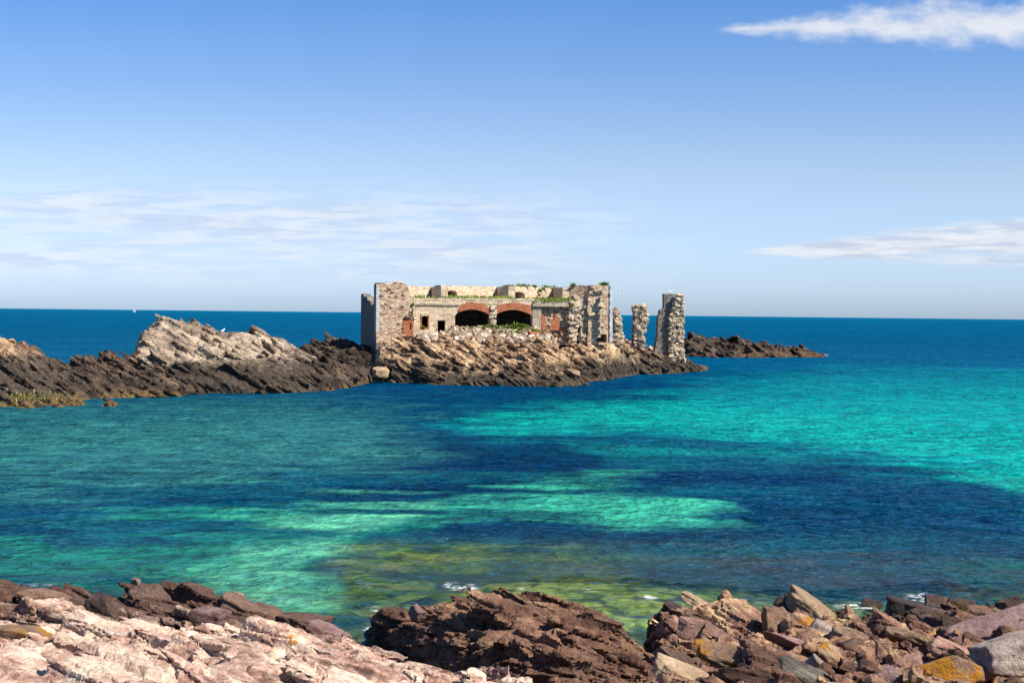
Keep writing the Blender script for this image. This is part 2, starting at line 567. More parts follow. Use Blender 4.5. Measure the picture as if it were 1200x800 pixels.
def height_grid(mb, env, xs, ys, post=None, tone_fn=None, drop=None, polar=False, solid=None):
    X, Y = np.meshgrid(xs, ys)
    if polar: X = X * Y
    Z = env(X, Y)
    t = np.full(X.shape, 0.5); h = np.full(X.shape, 0.5)
    if post: Z, t, h = post(X, Y, Z)
    n0, n1 = X.shape
    i = np.arange(n0 * n1).reshape(n0, n1)
    q = np.stack([i[:-1, :-1], i[:-1, 1:], i[1:, 1:], i[1:, :-1]], -1).reshape(-1, 4)
    if solid is not None:
        # close the relief into a solid body down to a level bottom
        Zt = np.maximum(Z, solid + 0.12)
        V = np.concatenate([np.stack([X, Y, Zt], -1).reshape(-1, 3), np.stack([X, Y, X * 0 + solid], -1).reshape(-1, 3)])
        N_ = n0 * n1
        rim = np.concatenate([i[0, :-1], i[:-1, -1], i[-1, :0:-1], i[:0:-1, 0]])
        nx = np.roll(rim, -1)
        side_ = np.stack([rim, rim + N_, nx + N_, nx], -1)
        mb.add(V, quads=np.concatenate([q, q[:, ::-1] + N_, side_]))
        return
    zq = Z.ravel()[q].max(1)
    if drop is not None: q = q[zq > drop]
    used = np.unique(q)
    rm = np.full(n0 * n1, -1); rm[used] = np.arange(len(used))
    c = np.zeros((len(used), 4))
    c[:, 0] = t.ravel()[used]; c[:, 1] = h.ravel()[used]; c[:, 3] = 1
    V = np.stack([X, Y, Z], -1).reshape(-1, 3)[used]
    mb.add(V, quads=rm[q], c=c)


def strata_shell(mb, env, bx, by, zlo, zhi, frame, dims, rng, thresh=0.9, m=3, keep=1.0, tone_fn=None, tol=0.45, **kw):
    """bedded joint blocks wherever the bedding lattice meets the skin of the envelope"""
    L, Wd, T = dims
    cen0 = np.array([(bx[0] + bx[1]) / 2, (by[0] + by[1]) / 2, (zlo + zhi) / 2])
    rad = 0.5 * math.sqrt((bx[1] - bx[0]) ** 2 + (by[1] - by[0]) ** 2 + (zhi - zlo) ** 2)
    ni, nj, nk = int(2 * rad / L) + 2, int(2 * rad / Wd) + 2, int(2 * rad / T) + 2
    out = []
    for k in range(nk):
        ii, jj = np.meshgrid(np.arange(ni), np.arange(nj))
        o1, o2 = rng.uniform(0, 1, 2)
        th = rng.uniform(0.85, 1.15)
        a = (ii + o1 + 0.5 * (jj % 2)).ravel() * L - rad
        b = (jj + o2).ravel() * Wd - rad
        c = np.full(a.shape, k * T - rad)
        p = np.stack([a, b, c], -1) + rng.normal(0, 0.16, (len(a), 3)) * np.array(dims)
        out.append(p)
    lat = np.concatenate(out)
    P = lat @ frame + cen0
    ok = (P[:, 0] > bx[0]) & (P[:, 0] < bx[1]) & (P[:, 1] > by[0]) & (P[:, 1] < by[1]) & (P[:, 2] > zlo)
    P = P[ok]
    e = env(P[:, 0], P[:, 1])
    d = e - P[:, 2]
    # approximate distance to the skin with the local slope
    eps = 0.3
    gx = (env(P[:, 0] + eps, P[:, 1]) - e) / eps; gy = (env(P[:, 0], P[:, 1] + eps) - e) / eps
    d = d / np.sqrt(1 + np.minimum(gx * gx + gy * gy, 30))
    sel = (d > -0.05 * T) & (d < thresh)
    P = P[sel]
    # both ends of a block must still lie in the rock
    for sg in (-0.5, 0.5):
        Q_ = P + frame[0] * L * sg
        P = P[env(Q_[:, 0], Q_[:, 1]) - Q_[:, 2] > -tol * T]
        Q_ = P + frame[1] * Wd * sg
        P = P[env(Q_[:, 0], Q_[:, 1]) - Q_[:, 2] > -tol * T]
    if keep < 1: P = P[rng.uniform(0, 1, len(P)) < keep]
    D = np.array(dims) * np.exp(rng.normal(0, 0.28, (len(P), 3))) * np.array([1.1, 1.1, 1.05])
    tone = tone_fn(P, rng) if tone_fn else None
    blocks(mb, P, frame, D, rng, m=m, tone=tone, **kw)
    return len(P)


BLK = []      # (centre, tone) of the joint blocks in the body being built


def fuse(mb, voxel, bed, seed, amps=(0.10, 0.04, 0.03), crack=(0.9, 0.45, 0.05), zcut=-0.9, lam=(0.5, 8.0), keep_fn=None, small=(0.0, 6.0)):
    """melt blocks and core into one eroded rock surface, then carve bedding lines, joints and roughness into it"""
    from mathutils.kdtree import KDTree
    tmp = mb.build('tmp', bpy.data.materials[0], smooth=False)
    md = tmp.modifiers.new('melt', 'REMESH')
    md.mode = 'VOXEL'; md.voxel_size = voxel; md.adaptivity = 0.0
    ev = tmp.evaluated_get(bpy.context.evaluated_depsgraph_get())
    me = ev.to_mesh()
    n = len(me.vertices); V = np.empty(n * 3, np.float32); me.vertices.foreach_get('co', V); V = V.reshape(-1, 3).astype(float)
    Nn = np.empty(n * 3, np.float32); me.vertices.foreach_get('normal', Nn); Nn = Nn.reshape(-1, 3).astype(float)
    nl = len(me.loops); li = np.empty(nl, np.int32); me.loops.foreach_get('vertex_index', li)
    npoly = len(me.polygons); lt = np.empty(npoly, np.int32); me.polygons.foreach_get('loop_total', lt)
    ls = np.empty(npoly, np.int32); me.polygons.foreach_get('loop_start', ls)
    ev.to_mesh_clear()
    mesh_ = tmp.data
    bpy.data.objects.remove(tmp); bpy.data.meshes.remove(mesh_)
    assert (lt == 4).all() or True
    q = li[ls[lt == 4][:, None] + np.arange(4)]
    t = li[ls[lt == 3][:, None] + np.arange(3)] if (lt == 3).any() else np.zeros((0, 3), int)
    good = V[:, 2] > zcut
    if keep_fn is not None: good &= keep_fn(V, Nn)
    q = q[good[q].any(1)]; t = t[good[t].any(1)]
    used = np.unique(np.concatenate([q.ravel(), t.ravel()]))
    rm = np.full(n, -1); rm[used] = np.arange(len(used))
    V = V[used]; Nn = Nn[used]; q = rm[q]; t = rm[t]
    e3 = np.asarray(bed, float)[2]; e1 = np.asarray(bed, float)[0]; e2 = np.asarray(bed, float)[1]
    wv = fbm(V * 0.45, 3, seed + 1)
    b = V @ e3 + 0.25 * wv
    a = V @ e1 + 0.5 * wv; c = V @ e2
    d = amps[0] * fbm(V * 0.9, 4, seed + 2) + amps[1] * fbm(V * 3.1, 4, seed + 3, 0.6)
    # beds of different hardness stand out or wear back
    d = d + amps[2] * fbm(np.stack([a * lam[0], c * lam[0], b * lam[1]], -1), 3, seed + 4, 0.6) * 1.5
    cr, cb, dep = crack
    f1, f2, r, ex_, ey_ = voronoi2(a / cr, (b * 1.8 + c * 0.7) / cb, seed + 6)
    k = sstep(f2 - f1, 0.0, 0.10)
    d = d + dep * (k - 1) + dep * 0.9 * (r[0] - 0.5) + dep * 3.0 * ((r[1] - 0.5) * ex_ + (r[2] - 0.5) * ey_)
    g1_, g2_, r2_, hx_, hy_ = voronoi2(a / (cr * 0.36) + 5.5, (b * 2.2 + c * 0.9) / (cb * 0.42), seed + 7)
    d = d + 0.42 * dep * (sstep(g2_ - g1_, 0.0, 0.13) - 1) + dep * 1.0 * ((r2_[1] - 0.5) * hx_ + (r2_[2] - 0.5) * hy_) + 0.3 * dep * (r2_[0] - 0.5)
    # tangential pull opens the joints instead of only lowering them
    V2 = V + Nn * d[:, None]
    tone = 0.5 + 0.5 * (r[1] - 0.5) + 0.5 * wv
    if BLK:
        C = np.concatenate([x[0] for x in BLK]); Tn = np.concatenate([x[1] for x in BLK])
        kd = KDTree(len(C))
        for i_, p_ in enumerate(C): kd.insert(p_, i_)
        kd.balance()
        step_ = V[::1]
        near = np.fromiter((kd.find(p_)[1] for p_ in step_), int, len(step_))
        tone = 0.62 * Tn[near] + 0.38 * (0.5 + 0.8 * (r[1] - 0.5))
    BLK.clear()
    m2 = MB()
    cc = np.zeros((len(V2), 4)); cc[:, 0] = np.clip(tone, 0, 1); cc[:, 1] = r[2]; cc[:, 3] = 1
    m2.add(V2, quads=q, tris=t, c=cc)
    return m2


rng = np.random.default_rng(7)

# ---------------------------------------------------------------- sea
A_COL = {}


def srgb(c):
    c = np.asarray(c, float) / 255
    return np.where(c <= 0.04045, c / 12.92, ((c + 0.055) / 1.055) ** 2.4)


def poly_sd(px, py, poly):
    """signed distance, positive inside"""
    poly = np.asarray(poly, float)
    d = np.full(px.shape, 1e9); ins = np.zeros(px.shape, bool)
    n = len(poly)
    for i in range(n):
        x0, y0 = poly[i]; x1, y1 = poly[(i + 1) % n]
        ex, ey = x1 - x0, y1 - y0
        t = np.clip(((px - x0) * ex + (py - y0) * ey) / (ex * ex + ey * ey), 0, 1)
        d = np.minimum(d, np.hypot(px - x0 - t * ex, (py - y0 - t * ey)))
        cond = ((y0 > py) != (y1 > py)) & (px < (x1 - x0) * (py - y0) / (y1 - y0 + 1e-12) + x0)
        ins ^= cond
    return np.where(ins, d, -d)


def sstep(x, a, b):
    t = np.clip((x - a) / (b - a), 0, 1)
    return t * t * (3 - 2 * t)


# the shore below the water: shelf depth by distance from the near shore
def seabed_z(x, y):
    edge = 42.5 + 1.5 * np.sin(x * 0.35) + 2.5 * np.exp(-((x + 3.5) / 2.2) ** 2) * -2.0
    d = y - edge
    z = -0.25 - 0.085 * np.maximum(d, 0) - 0.002 * np.maximum(d, 0) ** 2 + 0.0 * x
    z = np.where(d < 0, -0.25 + 0.12 * d, z)
    z = z + 0.35 * fbm(v3(x * 0.35, y * 0.35), 4, 31) + 0.22 * fbm(v3(x * 1.4, y * 1.4), 3, 77)
    # a drowned ridge running out from the middle outcrop
    g = ground(495, 672)
    u = (x - g[0]) * 0.75 - (y - g[1]) * 0.66; w = (x - g[0]) * 0.66 + (y - g[1]) * 0.75
    z = z + 0.9 * np.exp(-(w / 1.1) ** 2 - (u / 3.4) ** 2)
    shoal = np.exp(-((x - 2.0) / 7.0) ** 2 - ((y - 50) / 7.0) ** 2)
    z = np.maximum(z, z * (1 - 0.75 * shoal) - 0.25)
    return np.minimum(z, -0.05 + 0.1 * fbm(v3(x, y), 2, 3))


ts = np.linspace(0, 1, 760)
# rows spaced evenly in the picture out to 400 m, then stretched to the horizon
yr = 1 / (1 / 24.0 + (1 / 420.0 - 1 / 24.0) * ts)
yr = np.concatenate([yr, np.geomspace(430, 60000, 60)])
an = np.concatenate([np.linspace(-1.4, -0.52, 40, endpoint=False), np.linspace(-0.52, 0.52, 900), np.linspace(0.53, 1.4, 40)])
AA, YY = np.meshgrid(an, yr)
XX = AA * YY
px, py = to_px(XX, YY, np.zeros_like(XX))
lw = fbm(v3(XX * 0.05, YY * 0.06), 5, 11)
lw2 = fbm(v3(XX * 0.05 + 40, YY * 0.06), 5, 12)
fine = fbm(v3(XX * 0.35, YY * 0.16), 4, 13)
sc_ = np.clip((py - 365) / 200, 0.05, 1.6)
mid_ = fbm(v3(XX * 0.17, YY * 0.085), 4, 14); mid2 = fbm(v3(XX * 0.17 + 9, YY * 0.085), 4, 15)
wx = px + (70 * lw + 62 * mid_ + 30 * fine) * sc_
wy = py + (15 * lw2 + 12 * mid2 + 9 * fine) * sc_
streak = np.clip(fbm(v3(XX * 0.13, YY * 0.42), 4, 16, 0.6) * 1.8, -1, 1)
gy = [355, 366, 378, 395, 425, 450, 500, 545, 580, 640, 700, 800]
gc = np.array([srgb(c) for c in [(0, 122, 166), (0, 119, 163), (0, 110, 154), (0, 102, 146), (0, 100, 142), (6, 78, 120), (10, 84, 114), (4, 52, 88), (5, 56, 90), (8, 64, 94), (16, 78, 84), (22, 76, 66)]])
body = np.stack([np.interp(py - 0.0108 * (px - 600), gy, gc[:, k]) for k in range(3)], -1)
body[..., 0] *= 0.35
LAY = [
    ([(-400, 476), (150, 476), (320, 474), (470, 492), (500, 520), (420, 548), (250, 572), (60, 585), (-400, 585)], (66, 138, 132), 28, 0.9),
    ([(535, 496), (640, 483), (740, 470), (830, 456), (960, 444), (1600, 440), (1600, 640), (1200, 592), (1150, 575), (1080, 555), (950, 532), (820, 511), (700, 504), (600, 500)], (4, 176, 166), 15, 1.0),
    ([(830, 448), (960, 436), (1600, 432), (1600, 466), (1000, 466), (860, 470)], (2, 138, 158), 16, 0.7),
    ([(560, 494), (700, 484), (1000, 495), (1250, 520), (1250, 560), (1000, 522), (800, 500), (620, 498)], (30, 196, 176), 14, 0.6),
    ([(640, 517), (760, 518), (880, 529), (1010, 545), (860, 543), (700, 532)], (18, 142, 140), 7, 0.9),
    ([(600, 501), (760, 509), (900, 519), (980, 529), (880, 527), (740, 517), (630, 511)], (6, 88, 116), 3, 0.85),
    ([(440, 604), (500, 584), (600, 571), (700, 566), (790, 574), (850, 585), (780, 604), (700, 613), (600, 607), (520, 612), (450, 620)], (76, 198, 158), 12, 1.0),
    ([(-60, 636), (150, 614), (300, 598), (450, 596), (530, 612), (480, 645), (430, 680), (410, 735), (330, 720), (250, 690), (100, 688), (-60, 672)], (34, 148, 120), 20, 0.95),
    ([(150, 672), (240, 640), (330, 614), (450, 602), (420, 655), (385, 712), (290, 700), (210, 684)], (126, 218, 168), 26, 0.95),
    ([(440, 660), (520, 645), (640, 662), (760, 682), (900, 698), (880, 718), (720, 718), (600, 692), (460, 695)], (98, 128, 40), 16, 0.8),
    ([(830, 648), (1000, 628), (1250, 652), (1250, 692), (1000, 698), (860, 684)], (58, 66, 84), 22, 0.6),
    ([(1130, 560), (1600, 560), (1600, 610), (1180, 594)], (36, 172, 148), 12, 0.8),
    ([(1120, 652), (1600, 640), (1600, 676), (1180, 676)], (26, 118, 98), 12, 0.7),
]
for poly, c, fe, s in LAY:
    fe = fe * 1.25 + 2
    msk = sstep(poly_sd(wx, wy, poly) + fe * (0.35 + 0.8 * sstep(py, 480, 580)) * streak, -fe, fe) * s
    body = body * (1 - msk[..., None]) + srgb(c) * msk[..., None]
# weed beds break the sand into mottles
mott = sstep(fbm(v3(XX * 0.14, YY * 0.26), 5, 21, 0.62), -0.02, 0.38) * sstep(py, 540, 600)
body = body * (1 - 0.62 * mott[..., None]) + srgb((6, 60, 84)) * 0.62 * mott[..., None]
navy = sstep(fbm(v3(XX * 0.08, YY * 0.16), 5, 24, 0.6), -0.2, 0.35) * sstep(py, 480, 540) * (1 - sstep(body[..., 1], 0.10, 0.2))
body = body * (1 - 0.72 * navy[..., None]) + srgb((14, 98, 114)) * 0.72 * navy[..., None]
ov = sstep(poly_sd(wx, wy, [(420, 664), (500, 640), (640, 654), (780, 674), (915, 692), (900, 745), (600, 720), (440, 712)]) + 14 * streak, -40, 34)
q1 = fbm(v3(XX * 0.34, YY * 0.5), 5, 71, 0.62); q2 = fbm(v3(XX * 0.9, YY * 1.2), 4, 72, 0.6)
oc = srgb((112, 132, 46)) + 0 * body
oc = oc + (srgb((168, 160, 62)) - oc) * sstep(q1 + 0.5 * q2, 0.08, 0.42)[..., None]
oc = oc + (srgb((30, 84, 74)) - oc) * sstep(-q1 + 0.4 * q2, 0.0, 0.36)[..., None]
oc = oc + (srgb((74, 58, 40)) - oc) * (0.7 * sstep(q2 - 0.4 * q1, 0.2, 0.5))[..., None]
body = body + (oc - body) * (0.85 * ov)[..., None]
pv = sstep(poly_sd(wx, wy, [(820, 646), (980, 624), (1300, 648), (1300, 700), (1000, 706), (870, 690)]) + 10 * streak, -18, 22)
body = body + (srgb((82, 74, 76)) - body) * (0.6 * pv * sstep(q1 + 0.6 * q2, -0.05, 0.35))[..., None]
body = body + (srgb((40, 100, 84)) - body) * (0.5 * pv * sstep(-q1 + 0.6 * q2, 0.05, 0.4))[..., None]
depth = -seabed_z(XX, YY)
clar = np.exp(-np.maximum(depth, 0) / 1.25) * sstep(YY, 70, 50) * (0.55 + 0.45 * sstep(px, 330, 470))
ridge = sstep(poly_sd(wx, wy, [(440, 655), (500, 650), (560, 690), (470, 695)]), -12, 14)
oliv0 = sstep(poly_sd(wx, wy, [(430, 662), (500, 642), (640, 656), (770, 676), (905, 694), (890, 740), (600, 715), (455, 705)]) + 14 * streak, -22, 30)
oliv = oliv0
clar = np.clip(np.maximum(clar * 1.15, np.maximum(ridge * 0.5, oliv * 0.12)), 0, 0.95)
# swell: low waves as real shape, finer close by
amp = np.interp(YY, [20, 60, 150, 300, 900], [0.040, 0.055, 0.06, 0.05, 0.0])
wv = fbm(v3(XX * 0.55 + YY * 0.12, YY * 0.85), 4, 41, 0.6) * 1.0
wv2 = fbm(v3(XX * 0.14 + YY * 0.03, YY * 0.22), 3, 42)
ZZ = amp * wv * 1.6 + amp * 1.3 * wv2 - 0.02
foam = np.zeros_like(px)
for (fx, fy, rx, ry, s) in [(541, 688, 20, 4, 1), (528, 684, 10, 2.5, .8), (1003, 709, 26, 5, .9), (1078, 700, 18, 5, 1), (612, 688, 9, 3, .5), (440, 712, 9, 5, .6), (45, 684, 40, 4, .4), (690, 689, 12, 3, .5),
                            (816, 414, 12, 1.6, 1), (829, 415, 10, 1.2, .8), (939, 411, 6, 1.2, .8), (966, 416, 5, 1.2, .9), (760, 697, 14, 4, .6), (672, 447, 6, 1.2, .4), (880, 702, 30, 4, .3)]:
    foam = np.maximum(foam, s * np.exp(-((px - fx) / rx) ** 2 - ((py - fy) / ry) ** 2))
n0, n1 = XX.shape
ii = np.arange(n0 * n1).reshape(n0, n1)
q = np.stack([ii[:-1, :-1], ii[:-1, 1:], ii[1:, 1:], ii[1:, :-1]], -1).reshape(-1, 4)
mb = MB()
mb.add(np.stack([XX, YY, ZZ], -1), quads=q, c=np.concatenate([body, np.ones((*body.shape[:2], 1))], -1).reshape(-1, 4))

m_sea, N, pb, out = new_mat('sea water')
LK = m_sea.node_tree.links
m_sea.node_tree.nodes.remove(pb)
bod = N.n('ShaderNodeAttribute', attribute_name='tone')
ext = N.n('ShaderNodeAttribute', attribute_name='clarity')
es = N.n('ShaderNodeSeparateColor'); LK.new(ext.outputs['Color'], es.inputs[0])
clarity, foam_s, dist_s = es.outputs
geo = N.n('ShaderNodeNewGeometry')
P = geo.outputs['Position']
w1 = N.noise(N.vec(P, (0.40, 0.55, 1)), 1.0, 3, 0.50, 0.5)
w2 = N.noise(N.vec(P, (1.9, 2.0, 1)), 1.0, 3, 0.5, 0.5)
w3 = N.noise(N.vec(P, (0.10, 0.20, 1)), 1.0, 3, 0.55)
wh = N.m('ADD', N.m('MULTIPLY', w1, 1.1), N.m('MULTIPLY', w2, 0.42))
bmp = N.n('ShaderNodeBump')
bmp.inputs['Strength'].default_value = 1.0
bmp.inputs['Distance'].default_value = 1.0
gust = N.noise(N.vec(P, (0.03, 0.05, 1)), 1.0, 3, 0.5)
LK.new(N.m('MULTIPLY', wh, N.m('MULTIPLY', N.lin(gust, 0.32, 0.68, 0.6, 1.45), dist_s)), bmp.inputs['Height'])
NB = bmp.outputs[0]
# small weed mottling over the shallows
wd = N.noise(N.vec(P, (0.42, 0.30, 1)), 1.0, 6, 0.68, 0.5)
near_s = N.lin(w2, 0.2, 0.8, 0.80, 1.2)
c_ = N.mix(1.0, bod.outputs['Color'], N.ramp(wd, [(0.30, (0.50, 0.62, 0.74)), (0.5, (0.92, 0.96, 0.98)), (0.72, (1.18, 1.1, 1.05))]), 'MULTIPLY')
ripple_light = N.ramp(N.m('ADD', N.m('MULTIPLY', w1, 0.5), N.m('MULTIPLY', w2, 0.5)), [(0.36, (0.42, 0.48, 0.56)), (0.50, (0.95, 0.96, 0.98)), (0.64, (1.6, 1.5, 1.35))])  # crests lightened, troughs darkened: ripple light put into the water colour
c_ = N.mix(1.0, N.mix(1.0, c_, ripple_light, 'MULTIPLY'), (0.45, 0.55, 0.56), 'MULTIPLY')
dif = N.n('ShaderNodeBsdfDiffuse'); LK.new(c_, dif.inputs[0]); LK.new(NB, dif.inputs['Normal'])
trn = N.n('ShaderNodeBsdfTransparent'); trn.inputs[0].default_value = (0.80, 0.95, 0.82, 1)
mx1 = N.n('ShaderNodeMixShader'); LK.new(clarity, mx1.inputs[0]); LK.new(dif.outputs[0], mx1.inputs[1]); LK.new(trn.outputs[0], mx1.inputs[2])
glo = N.n('ShaderNodeBsdfGlossy'); glo.inputs['Roughness'].default_value = 0.06; LK.new(NB, glo.inputs['Normal'])
glo.inputs[0].default_value = (0.24, 0.62, 0.9, 1)
fr = N.n('ShaderNodeFresnel'); fr.inputs['IOR'].default_value = 1.33; LK.new(NB, fr.inputs['Normal'])
ff = N.m('MULTIPLY', fr.outputs[0], N.lin(dist_s, 0.8, 1.6, 0.52, 0.16), clamp=True)
mx2 = N.n('ShaderNodeMixShader'); LK.new(ff, mx2.inputs[0]); LK.new(mx1.outputs[0], mx2.inputs[1]); LK.new(glo.outputs[0], mx2.inputs[2])
fn = N.noise(P, 2.2, 8, 0.78)
ffm = N.m('MULTIPLY', N.m('MULTIPLY', N.step(fn, 0.47, 0.60), N.step(foam_s, 0.15, 0.8)), 0.9)
fd = N.n('ShaderNodeBsdfDiffuse'); fd.inputs[0].default_value = (0.8, 0.83, 0.82, 1)
mx3 = N.n('ShaderNodeMixShader'); LK.new(ffm, mx3.inputs[0]); LK.new(mx2.outputs[0], mx3.inputs[1]); LK.new(fd.outputs[0], mx3.inputs[2])
LK.new(mx3.outputs[0], out.inputs[0])
sea = mb.build('sea', m_sea)
ea = sea.data.color_attributes.new('clarity', 'FLOAT_COLOR', 'POINT')
bf = np.interp(YY, [30, 60, 200, 600, 3000], [0.75, 0.9, 1.2, 1.6, 2.5])
ea.data.foreach_set('color', np.stack([clar, foam, bf, np.ones_like(clar)], -1).astype(np.float32).ravel())
tag(sea, 'turquoise and navy sea of the bay running out to the horizon', 'sea', kind='structure')

# sea floor under the clear shallows
m_bed, N, pb, out = new_mat('sea floor')
LK = m_bed.node_tree.links
P = N.n('ShaderNodeNewGeometry').outputs['Position']
b1 = N.noise(P, 0.35, 6, 0.65); b2 = N.noise(P, 1.5, 7, 0.7)
bc = N.ramp(N.m('ADD', N.m('MULTIPLY', b1, 0.6), N.m('MULTIPLY', b2, 0.4)), [(0.32, (0.04, 0.045, 0.02)), (0.42, (0.13, 0.15, 0.03)), (0.50, (0.33, 0.33, 0.07)), (0.57, (0.50, 0.40, 0.15)), (0.68, (0.15, 0.10, 0.055))])
vs2 = N.n('ShaderNodeTexVoronoi', feature='F1'); LK.new(P, vs2.inputs['Vector']); vs2.inputs['Scale'].default_value = 1.1
bc = N.mix(N.step(vs2.outputs['Distance'], 0.5, 0.75), bc, (0.05, 0.05, 0.03))
LK.new(bc, pb.inputs['Base Color']); pb.inputs['Roughness'].default_value = 0.95
mb = MB()
height_grid(mb, seabed_z, np.linspace(-34, 34, 340), np.concatenate([np.linspace(22, 72, 300), np.linspace(73, 420, 60)]))
bed = mb.build('seabed', m_bed)
tag(bed, 'weedy yellow-green sea floor showing through the shallows', 'sea floor', kind='structure')

# ================================================================= near shore
VOX = 0.042
STRIKE = np.array([0.80, -0.60]); ACROSS = np.array([-0.60, -0.80])


def near_post(saw_amp, saw_len, cellA, cellB, ampA, ampB, seed, tilt=0.0, rough=0.10):
    def post(X, Y, Z):
        warp = fbm(v3(X * 0.3, Y * 0.3), 4, seed)
        s = X * ACROSS[0] + Y * ACROSS[1]; t = X * STRIKE[0] + Y * STRIKE[1]
        s = s + 0.7 * warp
        q = s / saw_len
        lay = np.floor(q); fr_ = q - lay
        jo = _hash(lay, lay * 0, lay * 0, seed + 3)
        saw = (fr_ ** 1.3 - 0.5) * saw_amp * (0.5 + jo)
        # rounded lip, steep scarp
        saw = np.where(fr_ > 0.93, saw * (1 - fr_) / 0.07 + (-0.5 * saw_amp * (0.5 + jo)) * (fr_ - 0.93) / 0.07, saw)
        f1, f2, r, dx_, dy_ = voronoi2((t + 0.4 * warp) / cellA[0] + 3.1, s / cellA[1] + 7.7, seed + 5)
        hA = (r[0] - 0.5) * ampA + ((r[1] - 0.5) * dx_ * 0.9 + ((r[2] - 0.5) * 0.9 + 0.35) * dy_) * ampA
        cA = sstep(f2 - f1, 0.0, 0.16)
        g1, g2, r2, ex_, ey_ = voronoi2((t + 0.3 * warp) / cellB[0] + 13.1, (s + 0.2 * warp) / cellB[1] + 1.7, seed + 9)
        hB = (r2[0] - 0.5) * ampB + ((r2[1] - 0.5) * ex_ + ((r2[2] - 0.5) + 0.3) * ey_) * ampB
        cB = sstep(g2 - g1, 0.0, 0.14)
        h = saw + hA - (1 - cA) * ampA * 0.55 + hB - (1 - cB) * ampB * 0.6
        h = h + rough * fbm(v3(X * 1.1, Y * 1.1, Z), 5, seed + 12) + 0.035 * fbm(v3(X * 5, Y * 5, Z * 2), 4, seed + 30, 0.6)
        return Z + h, 0.65 * r[0] + 0.35 * r2[0], r2[1]
    return post


# --- left: pale pink ledges, brown at the water's edge
ledge = cols_env([
    (-420, [(860, 15.5), (790, 22), (735, 31), (694, 41), (None, 44.5, -0.3), (None, 50, -2.2)]),
    (0, [(860, 15.5), (790, 22), (735, 31), (690, 41), (None, 44.5, -0.3), (None, 50, -2.2)]),
    (100, [(860, 15.5), (790, 22), (738, 31), (697, 40), (None, 43, -0.4), (None, 50, -2.2)]),
    (170, [(860, 15.5), (790, 22), (738, 31), (700, 39), (None, 42.5, -0.4), (None, 50, -2.2)]),
    (240, [(860, 15.5), (792, 22), (742, 30.5), (697, 40), (None, 42.5, -0.4), (None, 50, -2.2)]),
    (300, [(860, 15.5), (795, 22), (745, 30), (717, 37.5), (None, 39.5, -0.4), (None, 48, -2.2)]),
    (380, [(860, 15.5), (797, 22), (755, 29.5), (740, 35), (None, 36.6, -0.4), (None, 42, -2.2)]),
    (450, [(860, 15.5), (803, 22), (775, 27.5), (766, 30.0), (None, 30.8, -0.3), (None, 40, -2.2)]),
    (520, [(860, 15.5), (809, 21.5), (786, 25.0), (780, 26.3), (None, 26.9, 0.0), (None, 36, -1.6)]),
    (560, [(860, 15.5), (813, 20.5), (788, 23.6), (780, 25.0), (None, 25.6, 0.0), (None, 34, -1.2)]),
    (600, [(860, 15.5), (815, 20), (795, 23), (785, 24.5), (None, 25.2, 0.5), (None, 32, -1.0)]),
    (645, [(870, 15), (840, 18), (815, 20.5), (805, 22), (None, 22.6, 0.8), (None, 30, -0.8)]),
    (700, [(900, 13), (880, 15), (850, 18), (835, 19), (None, 19.6, 1.0), (None, 28, -0.6)]),
])
mb = MB()
e3_ = np.array([0.22, 0.04, 0.97]); e3_ /= np.linalg.norm(e3_)
e1_ = np.array([0.86, -0.50, 0.0]); e1_ -= e3_ * (e1_ @ e3_); e1_ /= np.linalg.norm(e1_)
LF = np.stack([e1_, np.cross(e3_, e1_), e3_])
post = near_post(0.62, 1.3, (3.0, 1.1), (0.9, 0.45), 0.22, 0.09, 101)
height_grid(mb, lambda x, y: ledge(x, y) - 0.30, np.linspace(-0.48, 0.07, 260), np.linspace(15.5, 46, 300), post=post, polar=True, solid=-1.6)
BLK.clear()
r1 = np.random.default_rng(11)
RG = ((-19.5, 1.5), (16, 43), 0.2, 5.5, LF)
strata_shell(mb, lambda x, y: ledge(x, y) - 0.02, *RG, (3.2, 1.0, 0.44), r1, thresh=0.50, m=6, keep=0.50, jit=0.17, rnd=0.07, rough=0.06, rot=0.05, tol=0.6)
strata_shell(mb, lambda x, y: ledge(x, y) - 0.03, *RG, (1.5, 0.6, 0.24), r1, thresh=0.30, m=4, keep=0.42, jit=0.22, rnd=0.06, rough=0.07, rot=0.10, tol=0.6)
strata_shell(mb, lambda x, y: ledge(x, y) - 0.05, *RG, (0.45, 0.28, 0.16), r1, thresh=0.18, m=3, keep=0.16, jit=0.24, rnd=0.28, rough=0.09, rot=0.25)
near_keep = lambda V, Nn: (V[:, 1] > 15.2) & ((Nn[:, 1] < 0.75) | (V[:, 2] > 1.0))
mb = fuse(mb, VOX, LF, 500, amps=(0.045, 0.022, 0.06), crack=(1.9, 0.6, 0.07), zcut=-0.7, lam=(0.28, 5.0), keep_fn=near_keep)
o = mb.build('rock_ledge', M_ledge, sharp=42)
tag(o, 'pale pink rock ledges sloping across the lower left foreground', 'rock ledge')

